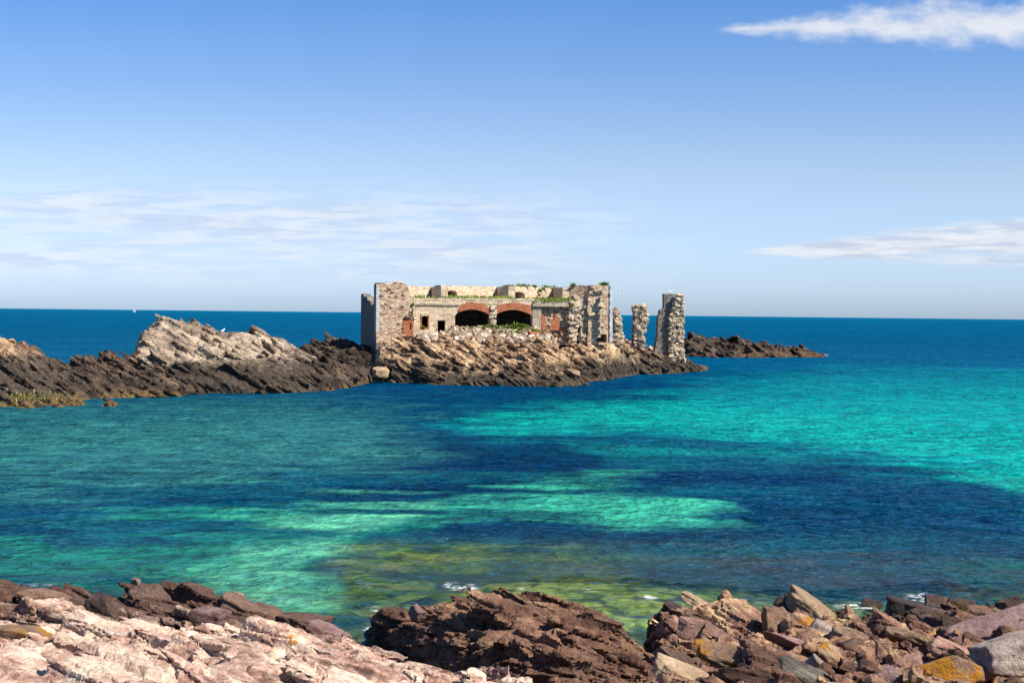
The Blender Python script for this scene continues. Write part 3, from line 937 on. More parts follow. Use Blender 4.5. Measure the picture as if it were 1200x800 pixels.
# --- middle: dark brown outcrop with a sheer shaded left face
midE = cols_env([
    (424, [(None, 38, -0.6), (None, 39.4, -0.4), (None, 39.8, -0.3), (None, 41.5, -0.5), (None, 43, -0.8), (None, 46, -2)]),
    (440, [(None, 37.6, -0.5), (None, 38.6, 0.3), (718, 39.3), (709, 40.5), (None, 42, -0.3), (None, 46, -2)]),
    (480, [(None, 34.6, -0.3), (None, 35.8, 0.3), (722, 36.2), (705, 38.8), (None, 41.5, -0.3), (None, 46, -2)]),
    (520, [(None, 32.2, 0.0), (None, 33.4, 0.4), (728, 33.8), (698, 38.5), (None, 42, -0.3), (None, 47, -2)]),
    (556, [(None, 29.8, 0.2), (None, 31.0, 0.6), (738, 31.4), (693, 38.5), (None, 42.5, -0.3), (None, 48, -2)]),
    (580, [(None, 27.6, 0.3), (None, 28.4, 0.9), (765, 28.8), (691, 38.5), (None, 43, -0.3), (None, 48, -2)]),
    (610, [(None, 25.2, 0.5), (None, 25.9, 1.1), (786, 26.2), (690, 38.2), (None, 43, -0.3), (None, 48, -2)]),
    (650, [(None, 22.4, 0.8), (None, 23.2, 1.3), (803, 23.5), (696, 37.6), (None, 41.5, -0.3), (None, 48, -2)]),
    (690, [(None, 19.8, 1.1), (None, 20.5, 1.5), (822, 21), (702, 36.8), (None, 40, -0.2), (None, 47, -2)]),
    (720, [(None, 19.3, 1.2), (None, 19.9, 1.6), (838, 20), (718, 35), (None, 38, -0.2), (None, 46, -2)]),
    (745, [(None, 19, 0.6), (None, 20.5, 1.0), (842, 21), (742, 32.6), (None, 36, -0.2), (None, 44, -2)]),
    (775, [(None, 19, 0.2), (None, 22, 0.2), (850, 23), (770, 30), (None, 33, -0.2), (None, 44, -2)]),
])
mb = MB()
post = near_post(0.5, 1.6, (3.0, 1.2), (0.95, 0.5), 0.20, 0.09, 211, rough=0.10)
height_grid(mb, lambda x, y: midE(x, y) - 0.25, np.linspace(-0.108, 0.112, 180), np.linspace(19, 46, 300), post=post, polar=True, solid=-1.6)
BLK.clear()
RG = ((-4.8, 3.8), (19, 43), 0.3, 3.6, LF)
strata_shell(mb, lambda x, y: midE(x, y) - 0.08, *RG, (3.4, 1.2, 0.34), r1, thresh=0.4, m=6, keep=0.7, jit=0.16, rnd=0.07, rough=0.06, rot=0.04, tol=0.6)
strata_shell(mb, lambda x, y: midE(x, y) - 0.14, *RG, (1.1, 0.5, 0.2), r1, thresh=0.24, m=4, keep=0.25, jit=0.22, rnd=0.1, rough=0.08, rot=0.08)
mb = fuse(mb, VOX, LF, 520, amps=(0.07, 0.025, 0.085), crack=(1.8, 0.55, 0.085), zcut=-0.7, lam=(0.25, 5.0), keep_fn=near_keep)
o = mb.build('rock_outcrop', M_mid, sharp=42)
tag(o, 'dark reddish brown foreground outcrop with a black shaded left face', 'rock outcrop')

# --- right: bedrock under tumbled boulders
rightE = cols_env([
    (736, [(None, 16, 0.8), (None, 21, 0.8), (None, 26, 0.8), (None, 31, 0.7), (None, 34, 0.2), (None, 38, -0.5), (None, 44, -2)]),
    (765, [(860, 17.5), (812, 22), (770, 28), (728, 35.5), (716, 38.5), (None, 40, -0.3), (None, 46, -2)]),
    (800, [(862, 17), (800, 22.5), (752, 29), (718, 37), (708, 39.5), (None, 41, -0.3), (None, 46, -2)]),
    (860, [(862, 17), (802, 22.5), (752, 29), (718, 37), (710, 40), (None, 41.5, -0.3), (None, 46, -2)]),
    (930, [(862, 17), (804, 22.5), (753, 29), (722, 36.5), (714, 39.5), (None, 42, -0.2), (None, 46, -2)]),
    (985, [(862, 17), (806, 22.5), (757, 29), (736, 34.5), (726, 38), (None, 42, 0.1), (None, 48, -2)]),
    (1050, [(862, 17), (806, 22.5), (760, 28.5), (742, 33.5), (728, 37.5), (709, 43.5), (None, 50, -1.6)]),
    (1120, [(862, 17), (800, 22.5), (757, 28.5), (742, 33.5), (726, 37.5), (707, 44), (None, 51, -1.6)]),
    (1200, [(862, 17), (792, 23), (753, 28.5), (738, 33.5), (724, 37.5), (708, 44), (None, 50, -1.6)]),
    (1640, [(862, 17), (790, 23), (750, 28.5), (738, 33.5), (724, 37.5), (710, 44), (None, 50, -1.6)]),
])
mb = MB()
post = near_post(0.25, 1.4, (1.7, 0.9), (0.7, 0.45), 0.30, 0.14, 307)
height_grid(mb, lambda x, y: rightE(x, y) - 0.26, np.linspace(0.068, 0.56, 240), np.linspace(17, 52, 300), post=post, polar=True, solid=-1.6)
BLK.clear()
r2 = np.random.default_rng(23)
RF = frame_from(18, -8, -22)
strata_shell(mb, lambda x, y: rightE(x, y) - 0.10 - 0.25 * sstep(y, 33, 39), (1.6, 20), (17.5, 41), 0.3, 5.0, RF, (1.7, 0.85, 0.30), r2, thresh=0.4, m=6, keep=0.62, jit=0.22, rnd=0.08, rough=0.06, rot=0.12, tol=0.35)
strata_shell(mb, lambda x, y: rightE(x, y) - 0.06, (1.6, 20), (17.5, 41), 0.3, 5.0, RF, (0.5, 0.34, 0.2), r2, thresh=0.26, m=4, keep=0.30, jit=0.26, rnd=0.18, rough=0.07, rot=0.4)
strata_shell(mb, lambda x, y: rightE(x, y) - 0.10, (6, 20), (36.5, 46), -0.3, 1.6, RF, (1.3, 0.8, 0.4), r2, tol=0.3, thresh=0.5, m=6, keep=0.35, jit=0.24, rnd=0.2, rough=0.07, rot=0.2)
mb = fuse(mb, VOX, RF, 540, amps=(0.06, 0.03, 0.03), crack=(0.8, 0.45, 0.06), zcut=-0.7, lam=(0.7, 6.0), keep_fn=near_keep)
o = mb.build('rocky_shore', M_right, sharp=42)
tag(o, 'bedrock and small stones under the boulders of the right foreground', 'shore', kind='structure')



def near_z(x, y):
    return np.maximum(np.maximum(ledge(x, y), midE(x, y)), rightE(x, y))


# surf and clear water along the water's edge
nz_ = near_z(XX, YY) - 0.3 * np.maximum(YY - 42, 0) - 1.2 * (1 - sstep(np.abs(ledge(XX, YY) - near_z(XX, YY)), 0, 0.05)) * (np.abs(px - 560) < 160) * sstep(py, 770, 700)
near_row = (YY < 60)
surf = sstep(nz_, -0.55, -0.15) * near_row
clar2 = np.clip(np.maximum(clar, sstep(nz_, -2.2, -0.2) * 0.75 * near_row), 0, 0.95)
foam2 = np.maximum(foam, 0.8 * surf * sstep(fbm(v3(XX * 0.45, YY * 0.45), 3, 61), -0.15, 0.3))
ea.data.foreach_set('color', np.stack([clar2, foam2, bf, np.ones_like(clar)], -1).astype(np.float32).ravel())


def hit_near(px_, py_):
    Ys = np.linspace(15, 48, 700)
    d = ray(px_, py_)
    z = CAMH + d[2] * Ys
    e = near_z(d[0] * Ys, Ys) - 0.12
    k = np.argmax(z <= e)
    if not (z <= e).any(): k = -1; return (0 - CAMH) / d[2]
    return Ys[k]


B_MATS = {
    'pink': rock_mat('pink boulder', [(0, (0.14, 0.07, 0.055)), (0.5, (0.32, 0.18, 0.14)), (1, (0.48, 0.32, 0.24))], scale=2.4, bump=0.9, crackb=0),
    'mauve': rock_mat('mauve boulder', [(0, (0.11, 0.065, 0.06)), (0.5, (0.23, 0.135, 0.125)), (1, (0.36, 0.24, 0.21))], scale=2.4, bump=0.9, crackb=0, lichen=0.12),
    'tan': rock_mat('tan boulder', [(0, (0.13, 0.08, 0.05)), (0.5, (0.30, 0.20, 0.12)), (1, (0.46, 0.34, 0.21))], scale=2.4, bump=0.9, crackb=0),
    'brown': rock_mat('brown boulder', [(0, (0.06, 0.036, 0.028)), (0.5, (0.15, 0.085, 0.06)), (1, (0.27, 0.17, 0.11))], scale=2.4, bump=0.9, crackb=0),
    'wet': rock_mat('wet dark boulder', [(0, (0.03, 0.02, 0.015)), (0.5, (0.075, 0.045, 0.034)), (1, (0.16, 0.10, 0.075))], scale=2.4, bump=0.9, crackb=0, rough=0.55),
    'orange': rock_mat('orange lichened boulder', [(0, (0.14, 0.085, 0.06)), (0.5, (0.30, 0.19, 0.12)), (1, (0.46, 0.33, 0.20))], scale=2.4, bump=0.9, crackb=0, lichen=0.62, lichen_col=(0.46, 0.20, 0.02)),
    'pale': rock_mat('pale crusted boulder', [(0, (0.17, 0.12, 0.10)), (0.5, (0.38, 0.30, 0.25)), (1, (0.56, 0.48, 0.41))], scale=2.6, bump=1.0, crackb=0),
    'grey': rock_mat('dark grey boulder', [(0, (0.04, 0.035, 0.03)), (0.5, (0.10, 0.085, 0.07)), (1, (0.24, 0.21, 0.16))], scale=2.4, bump=0.8, crackb=0, strata=((0.5, 0.1, 0.85), 14.0, (0.30, 0.26, 0.20), 0.6)),
}
# (centre px, centre py, width, height px, tilt (right end down), yaw, kind, label)
BOULDERS = [
    (951, 713, 56, 32, 26, 20, 'tan', 'biggest tan slab standing on edge at the water, black block against its left'),
    (916, 706, 22, 17, 0, 10, 'wet', 'small black block leaning on the left end of the big tan slab'),
    (908, 731, 27, 38, -8, -10, 'brown', 'upright brown boulder below the small black block'),
    (876, 728, 25, 24, 10, 25, 'tan', 'pale triangular wedge pointing up left of the upright brown boulder'),
    (934, 734, 27, 36, 34, 5, 'orange', 'orange-spotted dark boulder beside the upright brown one'),
    (965, 741, 30, 28, 30, 30, 'pale', 'pinkish white slab in front of the big tan slab'),
    (995, 747, 42, 26, 18, 35, 'tan', 'faceted tan block right of the pinkish white slab'),
    (933, 755, 66, 24, 20, 12, 'mauve', 'long mauve boulder sloping down right with an orange rim'),
    (845, 769, 54, 36, 24, 10, 'orange', 'big boulder with a yellow crusted top edge, left of the long mauve one'),
    (905, 767, 62, 26, 12, 5, 'orange', 'broad boulder mostly covered in orange lichen'),
    (980, 773, 46, 24, 42, 25, 'orange', 'orange stained slab tilting steeply beside a cream slab'),
    (966, 785, 40, 26, 40, 25, 'pale', 'cream slab lying against the orange stained slab'),
    (945, 791, 62, 34, 32, 10, 'grey', 'dark grey striped rock at the bottom edge of the picture'),
    (1010, 784, 34, 24, 28, 20, 'pale', 'pale flat stone with a yellow corner beside the cream slab'),
    (1012, 761, 52, 24, 8, 0, 'brown', 'rounded brown boulder behind the pale flat stone'),
    (1071, 747, 58, 26, 20, 15, 'tan', 'smooth tan boulder with a rounded back in front of wet black rocks'),
    (1124, 764, 58, 19, 8, 5, 'pink', 'flat pink slab in front of the pale crusted boulder'),
    (1156, 743, 84, 28, -8, 8, 'mauve', 'largest mauve slab, smooth and flat, behind the pale crusted boulder'),
    (1185, 768, 78, 44, -4, 0, 'pale', 'pale crusted boulder at the right edge of the picture'),
    (1106, 789, 88, 40, -10, 10, 'orange', 'big ochre crusted boulder at the bottom below the flat pink slab'),
    (1066, 784, 40, 34, -25, 15, 'pink', 'pink block left of the big ochre crusted boulder'),
    (1036, 795, 40, 28, -10, 20, 'mauve', 'reddish wedge at the bottom edge left of the pink block'),
    (1098, 704, 24, 15, 0, 5, 'wet', 'black cube of rock nearest the white surf'),
    (1130, 704, 26, 13, 6, 15, 'wet', 'low black rock right of the black cube by the surf'),
    (1187, 709, 34, 21, 0, 5, 'wet', 'black tidal rock standing at the far right edge of the water'),
    (1064, 713, 40, 21, 8, 20, 'wet', 'rounded dark rock in the tidal row left of the black cube'),
    (1096, 719, 32, 16, 4, 0, 'wet', 'dark block in front of the black cube'),
    (1146, 720, 36, 18, 12, 20, 'brown', 'reddish block in the tidal row behind the largest mauve slab'),
    (1110, 731, 46, 24, 20, -20, 'wet', 'angular black rock above the smooth tan boulder'),
    (1020, 704, 20, 11, 10, 0, 'wet', 'small black rock ringed by white surf'),
    (786, 714, 28, 28, 22, 30, 'wet', 'pointed dark boulder at the water on the left end of the boulder field'),
    (814, 704, 32, 19, 24, 10, 'tan', 'tan slanting boulder behind the pointed dark one'),
    (785, 737, 28, 28, -20, 30, 'pink', 'pink triangular facet below the pointed dark boulder'),
    (806, 740, 22, 32, 14, 20, 'pink', 'upright pinkish block beside the pink triangular facet'),
    (788, 773, 42, 30, 22, 30, 'brown', 'brown faceted rock above the shadowed gap'),
    (829, 763, 34, 24, 34, 15, 'orange', 'small yellow slab left of the big yellow crusted boulder'),
    (795, 791, 58, 28, 18, 25, 'tan', 'greenish tan slab at the bottom beside the shadowed gap'),
    (833, 727, 50, 24, 22, 10, 'brown', 'long brown slab left of the pale triangular wedge'),
    (848, 746, 48, 20, 28, 10, 'pink', 'pink slab tilted right between brown stones'),
    (870, 795, 50, 24, 12, 0, 'brown', 'low brown stone on the bottom edge beside the dark grey striped rock'),
    (203, 691, 26, 18, 8, 10, 'brown', 'rounded brown boulder standing highest on the left shoreline'),
    (230, 697, 30, 24, 14, 25, 'brown', 'large square brown boulder by the green water'),
    (181, 705, 52, 18, 16, 10, 'wet', 'long dark slab left of the large square brown boulder'),
    (246, 724, 34, 28, 12, 10, 'mauve', 'rounded boulder with a scooped face below the square brown one'),
    (285, 714, 46, 26, 18, 15, 'brown', 'ribbed brown boulder right of the square one on the shoreline'),
    (318, 719, 42, 20, 22, 10, 'brown', 'low brown boulder resting against the ribbed one'),
    (352, 731, 48, 26, 18, 20, 'brown', 'brown block with a flat front right of the low boulder'),
    (385, 741, 44, 22, 16, 15, 'mauve', 'last reddish boulder of the left shoreline row'),
    (130, 712, 54, 26, 24, 10, 'wet', 'dark slab tilting towards the water at the left shore'),
    (60, 702, 56, 22, 12, 5, 'brown', 'brown slab among dark stones at the far left shore'),
    (160, 685, 12, 15, 0, 0, 'mauve', 'tiny pointed red rock tip on the left shoreline'),
    (24, 745, 56, 26, 8, 10, 'orange', 'orange stained boulder near the left edge of the picture'),
    (470, 769, 18, 12, 30, 10, 'orange', 'small ochre stone on the rim of the pink ledge'),
    (488, 717, 17, 17, 24, 40, 'mauve', 'pointed reddish rock perched on the dark outcrop'),
]
for (bx, by, bw, bh, tilt, yaw, kind, label) in BOULDERS:
    Yb = hit_near(bx, by + bh * 0.38)
    s = Yb / F
    rb = np.random.default_rng(int(bx * 31 + by * 7))
    c = at(bx, by, Yb + bw * s * 0.10)
    mb = MB()
    T_ = abs(math.sin(R(tilt)))
    hh = max(bh * s * 0.55, bh * s * 1.15 - T_ * bw * s * 0.6)
    dims = (bw * s * 1.12, bw * s * rb.uniform(0.65, 0.95), hh * 1.02)
    big = bw * bh > 500
    if kind == 'wet':
        dims = (dims[0], dims[1], dims[2] * 1.7); c[2] -= dims[2] * 0.24
    cut_rock(mb, (0, 0, 0), dims, rb, frame_from(tilt, rb.uniform(-14, 6), -yaw), m=26 if big else 18, p=26, cuts=10, amp=0.08, bed=0.05)
    o = mb.build('boulder', B_MATS[kind], sharp=36)
    o.location = c
    tag(o, label, 'boulder', 'boulders along the near shore')

# ================================================================= far rocks
def far_post(seed, a1=0.5, a2=0.2):
    def post(X, Y, Z):
        h = a1 * fbm(v3(X * 0.25, Y * 0.25), 4, seed) + a2 * fbm(v3(X * 1.2, Y * 1.2), 3, seed + 4)
        return Z - 0.35 + h, 0.4 + 0.3 * fbm(v3(X * 0.5, Y * 0.5), 2, seed), np.full(X.shape, 0.5)
    return post


def far_rock(name, cols_, mat, label, cat, bx, by, zhi, frame, dims, seed, thresh=0.8, keep=0.9, m=3, step=0.4, tone_fn=None, vox=0.13, big=(2.8, 1.3, 1.0), fa=(0.10, 0.05, 0.20), tol=0.75, dz=0.0, **kw):
    env = cols_env(cols_, edge=-2.5)
    e2 = lambda x, y: env(x, y) + dz + 0.9 * fbm(v3(x * 0.16, y * 0.16), 3, seed + 50) * np.clip(env(x, y) * 0.6, 0, 1) * kw.get('lump', 0.6)
    kw.pop('lump', None) if False else None
    k2 = {k: v for k, v in kw.items() if k != 'lump'}
    mb = MB()
    height_grid(mb, e2, np.arange(bx[0], bx[1], step), np.arange(by[0], by[1], step), post=far_post(seed), solid=-1.6)
    BLK.clear()
    rs_ = np.random.default_rng(seed)
    d_ = np.array(dims)
    strata_shell(mb, e2, bx, by, -0.4, zhi, frame, tuple(d_ * big), rs_, thresh=thresh, keep=keep * 0.6, m=4, tol=tol, tone_fn=tone_fn, **k2)
    strata_shell(mb, lambda x, y: e2(x, y) + 0.05, bx, by, -0.4, zhi, frame, tuple(d_ * (1.1, 0.7, 0.7)), rs_, thresh=thresh * 0.6, keep=keep * 0.5, m=3, tol=tol, tone_fn=tone_fn, **k2)
    mb = fuse(mb, vox, frame, seed + 600, amps=fa, crack=(d_[0] * 1.2, d_[2] * 1.6, 0.13), zcut=-0.7, lam=(0.15, 1.0 / d_[2]),
              keep_fn=lambda V, Nn: (Nn[:, 1] < 0.8) | (V[:, 2] > 0.5))
    o = mb.build(name, mat, sharp=45)
    tag(o, label, cat)
    return o, e2


FD = frame_from(30, -18, -12)      # beds dipping to the right
FD2 = frame_from(33, -25, -14)
# islet: front rock mass below the fort
o, isletE = far_rock('islet_rock', [
    (432, [(None, 183, -1), (None, 190, -0.5), (None, 196, 0.2), (None, 200, 0.4), (None, 230, 0.2), (None, 240, -2)]),
    (443, [(444, None), (425, 189.5), (405, 192), (402, 195), (400, 226), (None, 238, -2)]),
    (462, [(446, None), (422, 188), (402, 191.5), (398, 195), (397, 226), (None, 238, -2)]),
    (500, [(451, None), (420, 188), (402, 191.5), (396, 195.5), (396, 228), (None, 238, -2)]),
    (560, [(453, None), (422, 189), (406, 192.5), (396, 198), (394, 230), (None, 240, -2)]),
    (610, [(454, None), (425, 189), (409, 192.5), (399, 197), (395, 232), (None, 242, -2)]),
    (640, [(454, None), (432, 188.5), (415, 192), (401, 196.5), (400, 234), (None, 244, -2)]),
    (652, [(454, None), (440, 188), (432, 190.0), (404, 197.5), (402, 234), (None, 244, -2)]),
    (660, [(453, None), (441, 187.5), (437, 189), (424, 200), (404, 236), (None, 246, -2)]),
    (676, [(450, None), (445, 188), (442, 189.5), (432, 203), (404, 236), (None, 246, -2)]),
    (690, [(None, 187, -0.6), (None, 189, -0.4), (None, 191, -0.4), (None, 206, -0.4), (404, 236), (None, 246, -2)]),
    (700, [(None, 187, -2), (None, 189, -2), (None, 191, -2), (None, 210, -2), (None, 236, 3), (None, 246, -2)]),
], M_islet, 'bedded brown rock of the islet right below the ruined fort', 'rock outcrop', (-21, 14), (183, 245), 7.0, FD2, (1.5, 0.9, 0.42), 3, thresh=0.75, keep=0.95,
    tone_fn=lambda P, r: np.clip(r.uniform(0, 0.75, len(P)) + 0.07 * P[:, 2], 0, 1), lump=0.5, rnd=0.2)
o, strataE = far_rock('islet_rock', [
    (646, [(None, 196, -1.5), (None, 198, -0.5), (None, 201, 2.0), (None, 206, 3.5), (None, 240, 2), (None, 262, -2)]),
    (655, [(None, 197, -0.6), (436, 199.5), (420, 201), (404, 204), (400, 240), (None, 262, -2)]),
    (664, [(449, None), (441, 199.5), (431, 201), (404, 203.6), (400, 242), (None, 262, -2)]),
    (675, [(448, None), (428, 200.5), (411, 202), (403, 204), (400, 245), (None, 262, -2)]),
    (700, [(446, None), (426, 202), (411, 203.4), (402, 205.5), (401, 248), (None, 264, -2)]),
    (714, [(444.5, None), (426, 204), (412, 206), (404, 209), (402, 248), (None, 264, -2)]),
    (730, [(441, None), (425, 214), (411, 217), (405, 222), (404, 250), (None, 264, -2)]),
    (752, [(438, None), (426, 225), (413, 229), (410, 232), (412, 250), (None, 264, -2)]),
    (775, [(438, None), (430, 226), (421, 230), (418, 233), (419, 250), (None, 262, -2)]),
    (800, [(436, None), (432, 231), (427, 234), (426, 236), (427, 248), (None, 258, -2)]),
    (822, [(432, None), (431, 239), (430, 241), (429, 243), (None, 248, -0.3), (None, 256, -2)]),
    (832, [(None, 238, -1), (None, 240, -1), (None, 241, -1), (None, 243, -1), (None, 248, -1.4), (None, 256, -2)]),
], M_strata, 'slanting bedded rock of the islet under the two free standing pillars', 'rock outcrop', (5, 35), (196, 262), 7.0, FD2, (1.8, 1.1, 0.6), 5, thresh=1.0, keep=1.1, tol=1.1, fa=(0.10, 0.05, 0.26), rot=0.05,
    tone_fn=lambda P, r: np.clip(r.uniform(-0.1, 1.0, len(P)) + 0.03 * P[:, 2], 0, 1), lump=0.4, rnd=0.08)

# dark low rocks left of the fort, seen past the pale crag
far_rock('rock_outcrop', [
    (342, [(None, 196, -1), (None, 198, -0.4), (None, 203, 1.0), (None, 214, -1)]),
    (352, [(None, 194, -0.3), (412, 198), (403, 203), (None, 214, -1)]),
    (372, [(None, 193, -0.3), (408, 198), (397, 203), (None, 214, -1)]),
    (395, [(None, 192, -0.3), (410, 197), (396, 202), (None, 214, -1)]),
    (420, [(None, 190, -0.3), (415, 195), (401, 200), (None, 212, -1)]),
    (440, [(None, 189, -0.3), (420, 193), (406, 198), (None, 210, -1)]),
    (452, [(None, 189, -1), (None, 193, -0.6), (None, 196, -0.3), (None, 206, -1)]),
], M_head, 'low dark jagged rocks between the pale crag and the fort', 'rock outcrop', (-33, -15), (188, 214), 6.0, FD, (1.4, 0.9, 0.5), 8, thresh=0.8)

# left headland: dark base
far_rock('rocky_headland', [
    (60, [(None, 141, -1), (None, 143, -0.6), (None, 147, 0.5), (None, 160, 0.8), (None, 175, -1)]),
    (85, [(None, 142, -0.3), (452, 146), (430, 152), (422, 160), (None, 178, -1)]),
    (120, [(466, None), (452, 152), (430, 158), (414, 165), (None, 180, -1)]),
    (150, [(466, None), (452, 154), (434, 159), (416, 167), (None, 182, -1)]),
    (190, [(466, None), (450, 157), (434, 161), (420, 168), (None, 184, -1)]),
    (213, [(464, None), (450, 158), (432, 163), (420, 169), (None, 186, -1)]),
    (240, [(459, None), (445, 163), (430, 167), (418, 172), (None, 188, -1)]),
    (300, [(459, None), (444, 164), (428, 168), (418, 173), (None, 190, -1)]),
    (350, [(460, None), (442, 166), (427, 170), (418, 175), (None, 192, -1)]),
    (385, [(458, None), (440, 169), (427, 173), (420, 178), (None, 194, -1)]),
    (410, [(453, None), (440, 175), (430, 179), (425, 183), (None, 196, -1)]),
    (432, [(446, None), (440, 186), (437, 188), (436, 190), (None, 198, -1)]),
    (441, [(None, 188, -1), (None, 189, -1), (None, 190, -1), (None, 192, -1), (None, 198, -1)]),
], M_head, 'dark low headland rocks at the water below the pale crag', 'rock outcrop', (-50, -16), (140, 196), 6.0, FD, (1.3, 0.85, 0.42), 12, thresh=0.75, keep=0.95, rnd=0.16, tol=0.4)
# pale crag on top
o, cragE = far_rock('pale_crag', [
    (156, [(None, 160, 1.5), (None, 163, 2.2), (None, 168, 2.6), (None, 172, 2.0), (None, 185, -1)]),
    (161, [(422, 162), (405, 165), (394, 167), (396, 174), (None, 186, -1)]),
    (170, [(421, 162), (396, 166), (379, 169), (381, 175), (None, 187, -1)]),
    (190, [(420, 162), (390, 167), (366, 171), (368, 176), (None, 188, -1)]),
    (215, [(419, 163), (392, 168), (373, 172), (375, 177), (None, 188, -1)]),
    (240, [(419, 163.5), (396, 168.5), (378, 172.5), (380, 178), (None, 189, -1)]),
    (262, [(419, 164), (402, 169), (386, 173), (386, 178), (None, 189, -1)]),
    (282, [(419, 165), (400, 170), (380, 174), (382, 179), (None, 190, -1)]),
    (305, [(419, 166), (403, 171), (384, 175), (386, 180), (None, 190, -1)]),
    (325, [(420, 167), (408, 172), (392, 176), (395, 181), (None, 190, -1)]),
    (348, [(421, 168), (414, 173), (406, 176), (408, 181), (None, 190, -1)]),
    (368, [(424, 170), (420, 174), (418, 176), (420, 181), (None, 190, -1)]),
    (378, [(None, 170, 1.5), (None, 174, 1.5), (None, 176, 1.6), (None, 181, 1.4), (None, 190, -1)]),
], M_pale, 'big pale crag rising above dark rocks on the left', 'rock outcrop', (-50, -22), (160, 190), 9.5, frame_from(28, -32, -18), (2.0, 1.3, 0.6), 15, thresh=0.8, keep=0.9, rnd=0.10, lump=0.3, rot=0.06, tol=0.32, dz=-0.45)
# far left brown hump
_, crag2E = far_rock('brown_crag', [
    (-330, [(484, None), (455, 134), (420, 139), (392, 145), (None, 165, -1)]),
    (-60, [(482, None), (450, 134), (415, 140), (385, 146), (None, 165, -1)]),
    (0, [(479, None), (450, 136), (415, 142), (388, 148), (None, 165, -1)]),
    (20, [(478, None), (452, 136.5), (418, 143), (394, 149), (None, 166, -1)]),
    (40, [(476, None), (455, 137), (424, 144), (399, 150), (None, 167, -1)]),
    (60, [(475, None), (460, 138), (432, 145), (408, 150), (None, 168, -1)]),
    (76, [(474, None), (466, 139), (442, 146), (418, 151), (None, 168, -1)]),
    (90, [(None, 138, -0.3), (None, 141, 0.2), (None, 147, 1.0), (428, 152), (None, 168, -1)]),
    (112, [(None, 138, -0.8), (None, 141, -0.5), (None, 147, -0.3), (None, 152, 0), (None, 168, -1)]),
], M_leftrock, 'brown sloping crag at the left edge above yellow weed', 'rock outcrop', (-78, -38), (130, 168), 8.0, FD, (1.5, 0.9, 0.4), 18, thresh=0.75, keep=0.95, rnd=0.14, tol=0.2, lump=0.3, dz=-0.6)
# low skerry running out at the left edge
_, skerryE = far_rock('skerry', [
    (-60, [(484, None), (478, 136.5), (476, 138.5), (None, 143, -1)]),
    (0, [(479, None), (474, 137.5), (472, 139.5), (None, 144, -1)]),
    (60, [(477, None), (473, 136.5), (471, 138.5), (None, 143, -1)]),
    (95, [(476, None), (474, 136.3), (473, 138), (None, 142, -1)]),
    (106, [(None, 134, -0.6), (None, 136, -0.5), (None, 138, -0.5), (None, 142, -1)]),
], M_head, 'low weed covered skerry at the foot of the left crag', 'rock', (-58, -40), (132, 145), 2.0, FD, (1.0, 0.7, 0.35), 21, thresh=0.6)
far_rock('skerry', [
    (117, [(None, 134, -0.6), (None, 135.5, -0.5), (None, 137, -0.5), (None, 140, -1)]),
    (121, [(476, None), (471, 136), (469, 137.2), (None, 140, -1)]),
    (131, [(476, None), (471, 136), (468, 137.2), (None, 140, -1)]),
    (138, [(476, None), (474, 136), (473, 137.2), (None, 140, -1)]),
    (142, [(None, 134, -0.6), (None, 135.5, -0.5), (None, 137, -0.5), (None, 140, -1)]),
], M_head, 'small lone brown rock in the water off the left skerry', 'rock', (-40.5, -36), (133, 141), 2.0, FD, (0.6, 0.4, 0.3), 22, thresh=0.5, step=0.2)
# pale boulder in the channel and stones off the right tip
for (bx, by, bw, bh, Y, k, lab) in [(446, 437, 17, 11, 186, 'tan', 'pale boulder in the water between headland and islet'), (818, 431, 18, 5, 243, 'brown', 'low dark stone in the water off the right tip of the islet'),
                                    (672, 437, 16, 7, 189.5, 'tan', 'rounded tan stone at the right foot of the islet rock')]:
    mb = MB(); s = Y / F
    cut_rock(mb, (0, 0, 0), (bw * s * 1.1, bw * s * 0.9, bh * s * 1.25), np.random.default_rng(int(bx)), frame_from(10, 0, 25), m=12, cuts=9, amp=0.10)
    o = mb.build('boulder', B_MATS[k], sharp=35); o.location = at(bx, by, Y)
    tag(o, lab, 'boulder')
# reef beyond the pillars
far_rock('reef', [
    (772, [(None, 318, -1), (None, 326, -0.6), (None, 340, 0), (None, 360, -1)]),
    (785, [(415, None), (404, 333), (398, 342), (None, 362, -1)]),
    (803, [(417, None), (405, 330), (394, 340), (None, 362, -1)]),
    (825, [(418, None), (408, 328), (394.5, 340), (None, 362, -1)]),
    (838, [(419, None), (409, 327), (398, 340), (None, 362, -1)]),
    (848, [(419, None), (409, 327), (397, 340), (None, 362, -1)]),
    (868, [(419, None), (408, 327), (398, 339), (None, 362, -1)]),
    (880, [(419, None), (410, 327), (402, 339), (None, 362, -1)]),
    (892, [(419, None), (410, 327), (400.5, 339), (None, 362, -1)]),
    (908, [(419, None), (412, 327), (404, 338), (None, 362, -1)]),
    (935, [(418, None), (414, 328), (410, 336), (None, 356, -1)]),
    (962, [(417, None), (416, 329), (415, 333), (None, 350, -1)]),
    (972, [(None, 322, -1), (None, 329, -0.6), (None, 333, -0.6), (None, 350, -1)]),
], M_reef, 'dark low reef in open water beyond the pillars', 'reef', (33, 76), (316, 362), 8.0, FD, (2.0, 1.5, 0.9), 30, thresh=1.2, vox=0.22, rot=0.25, rnd=0.28)

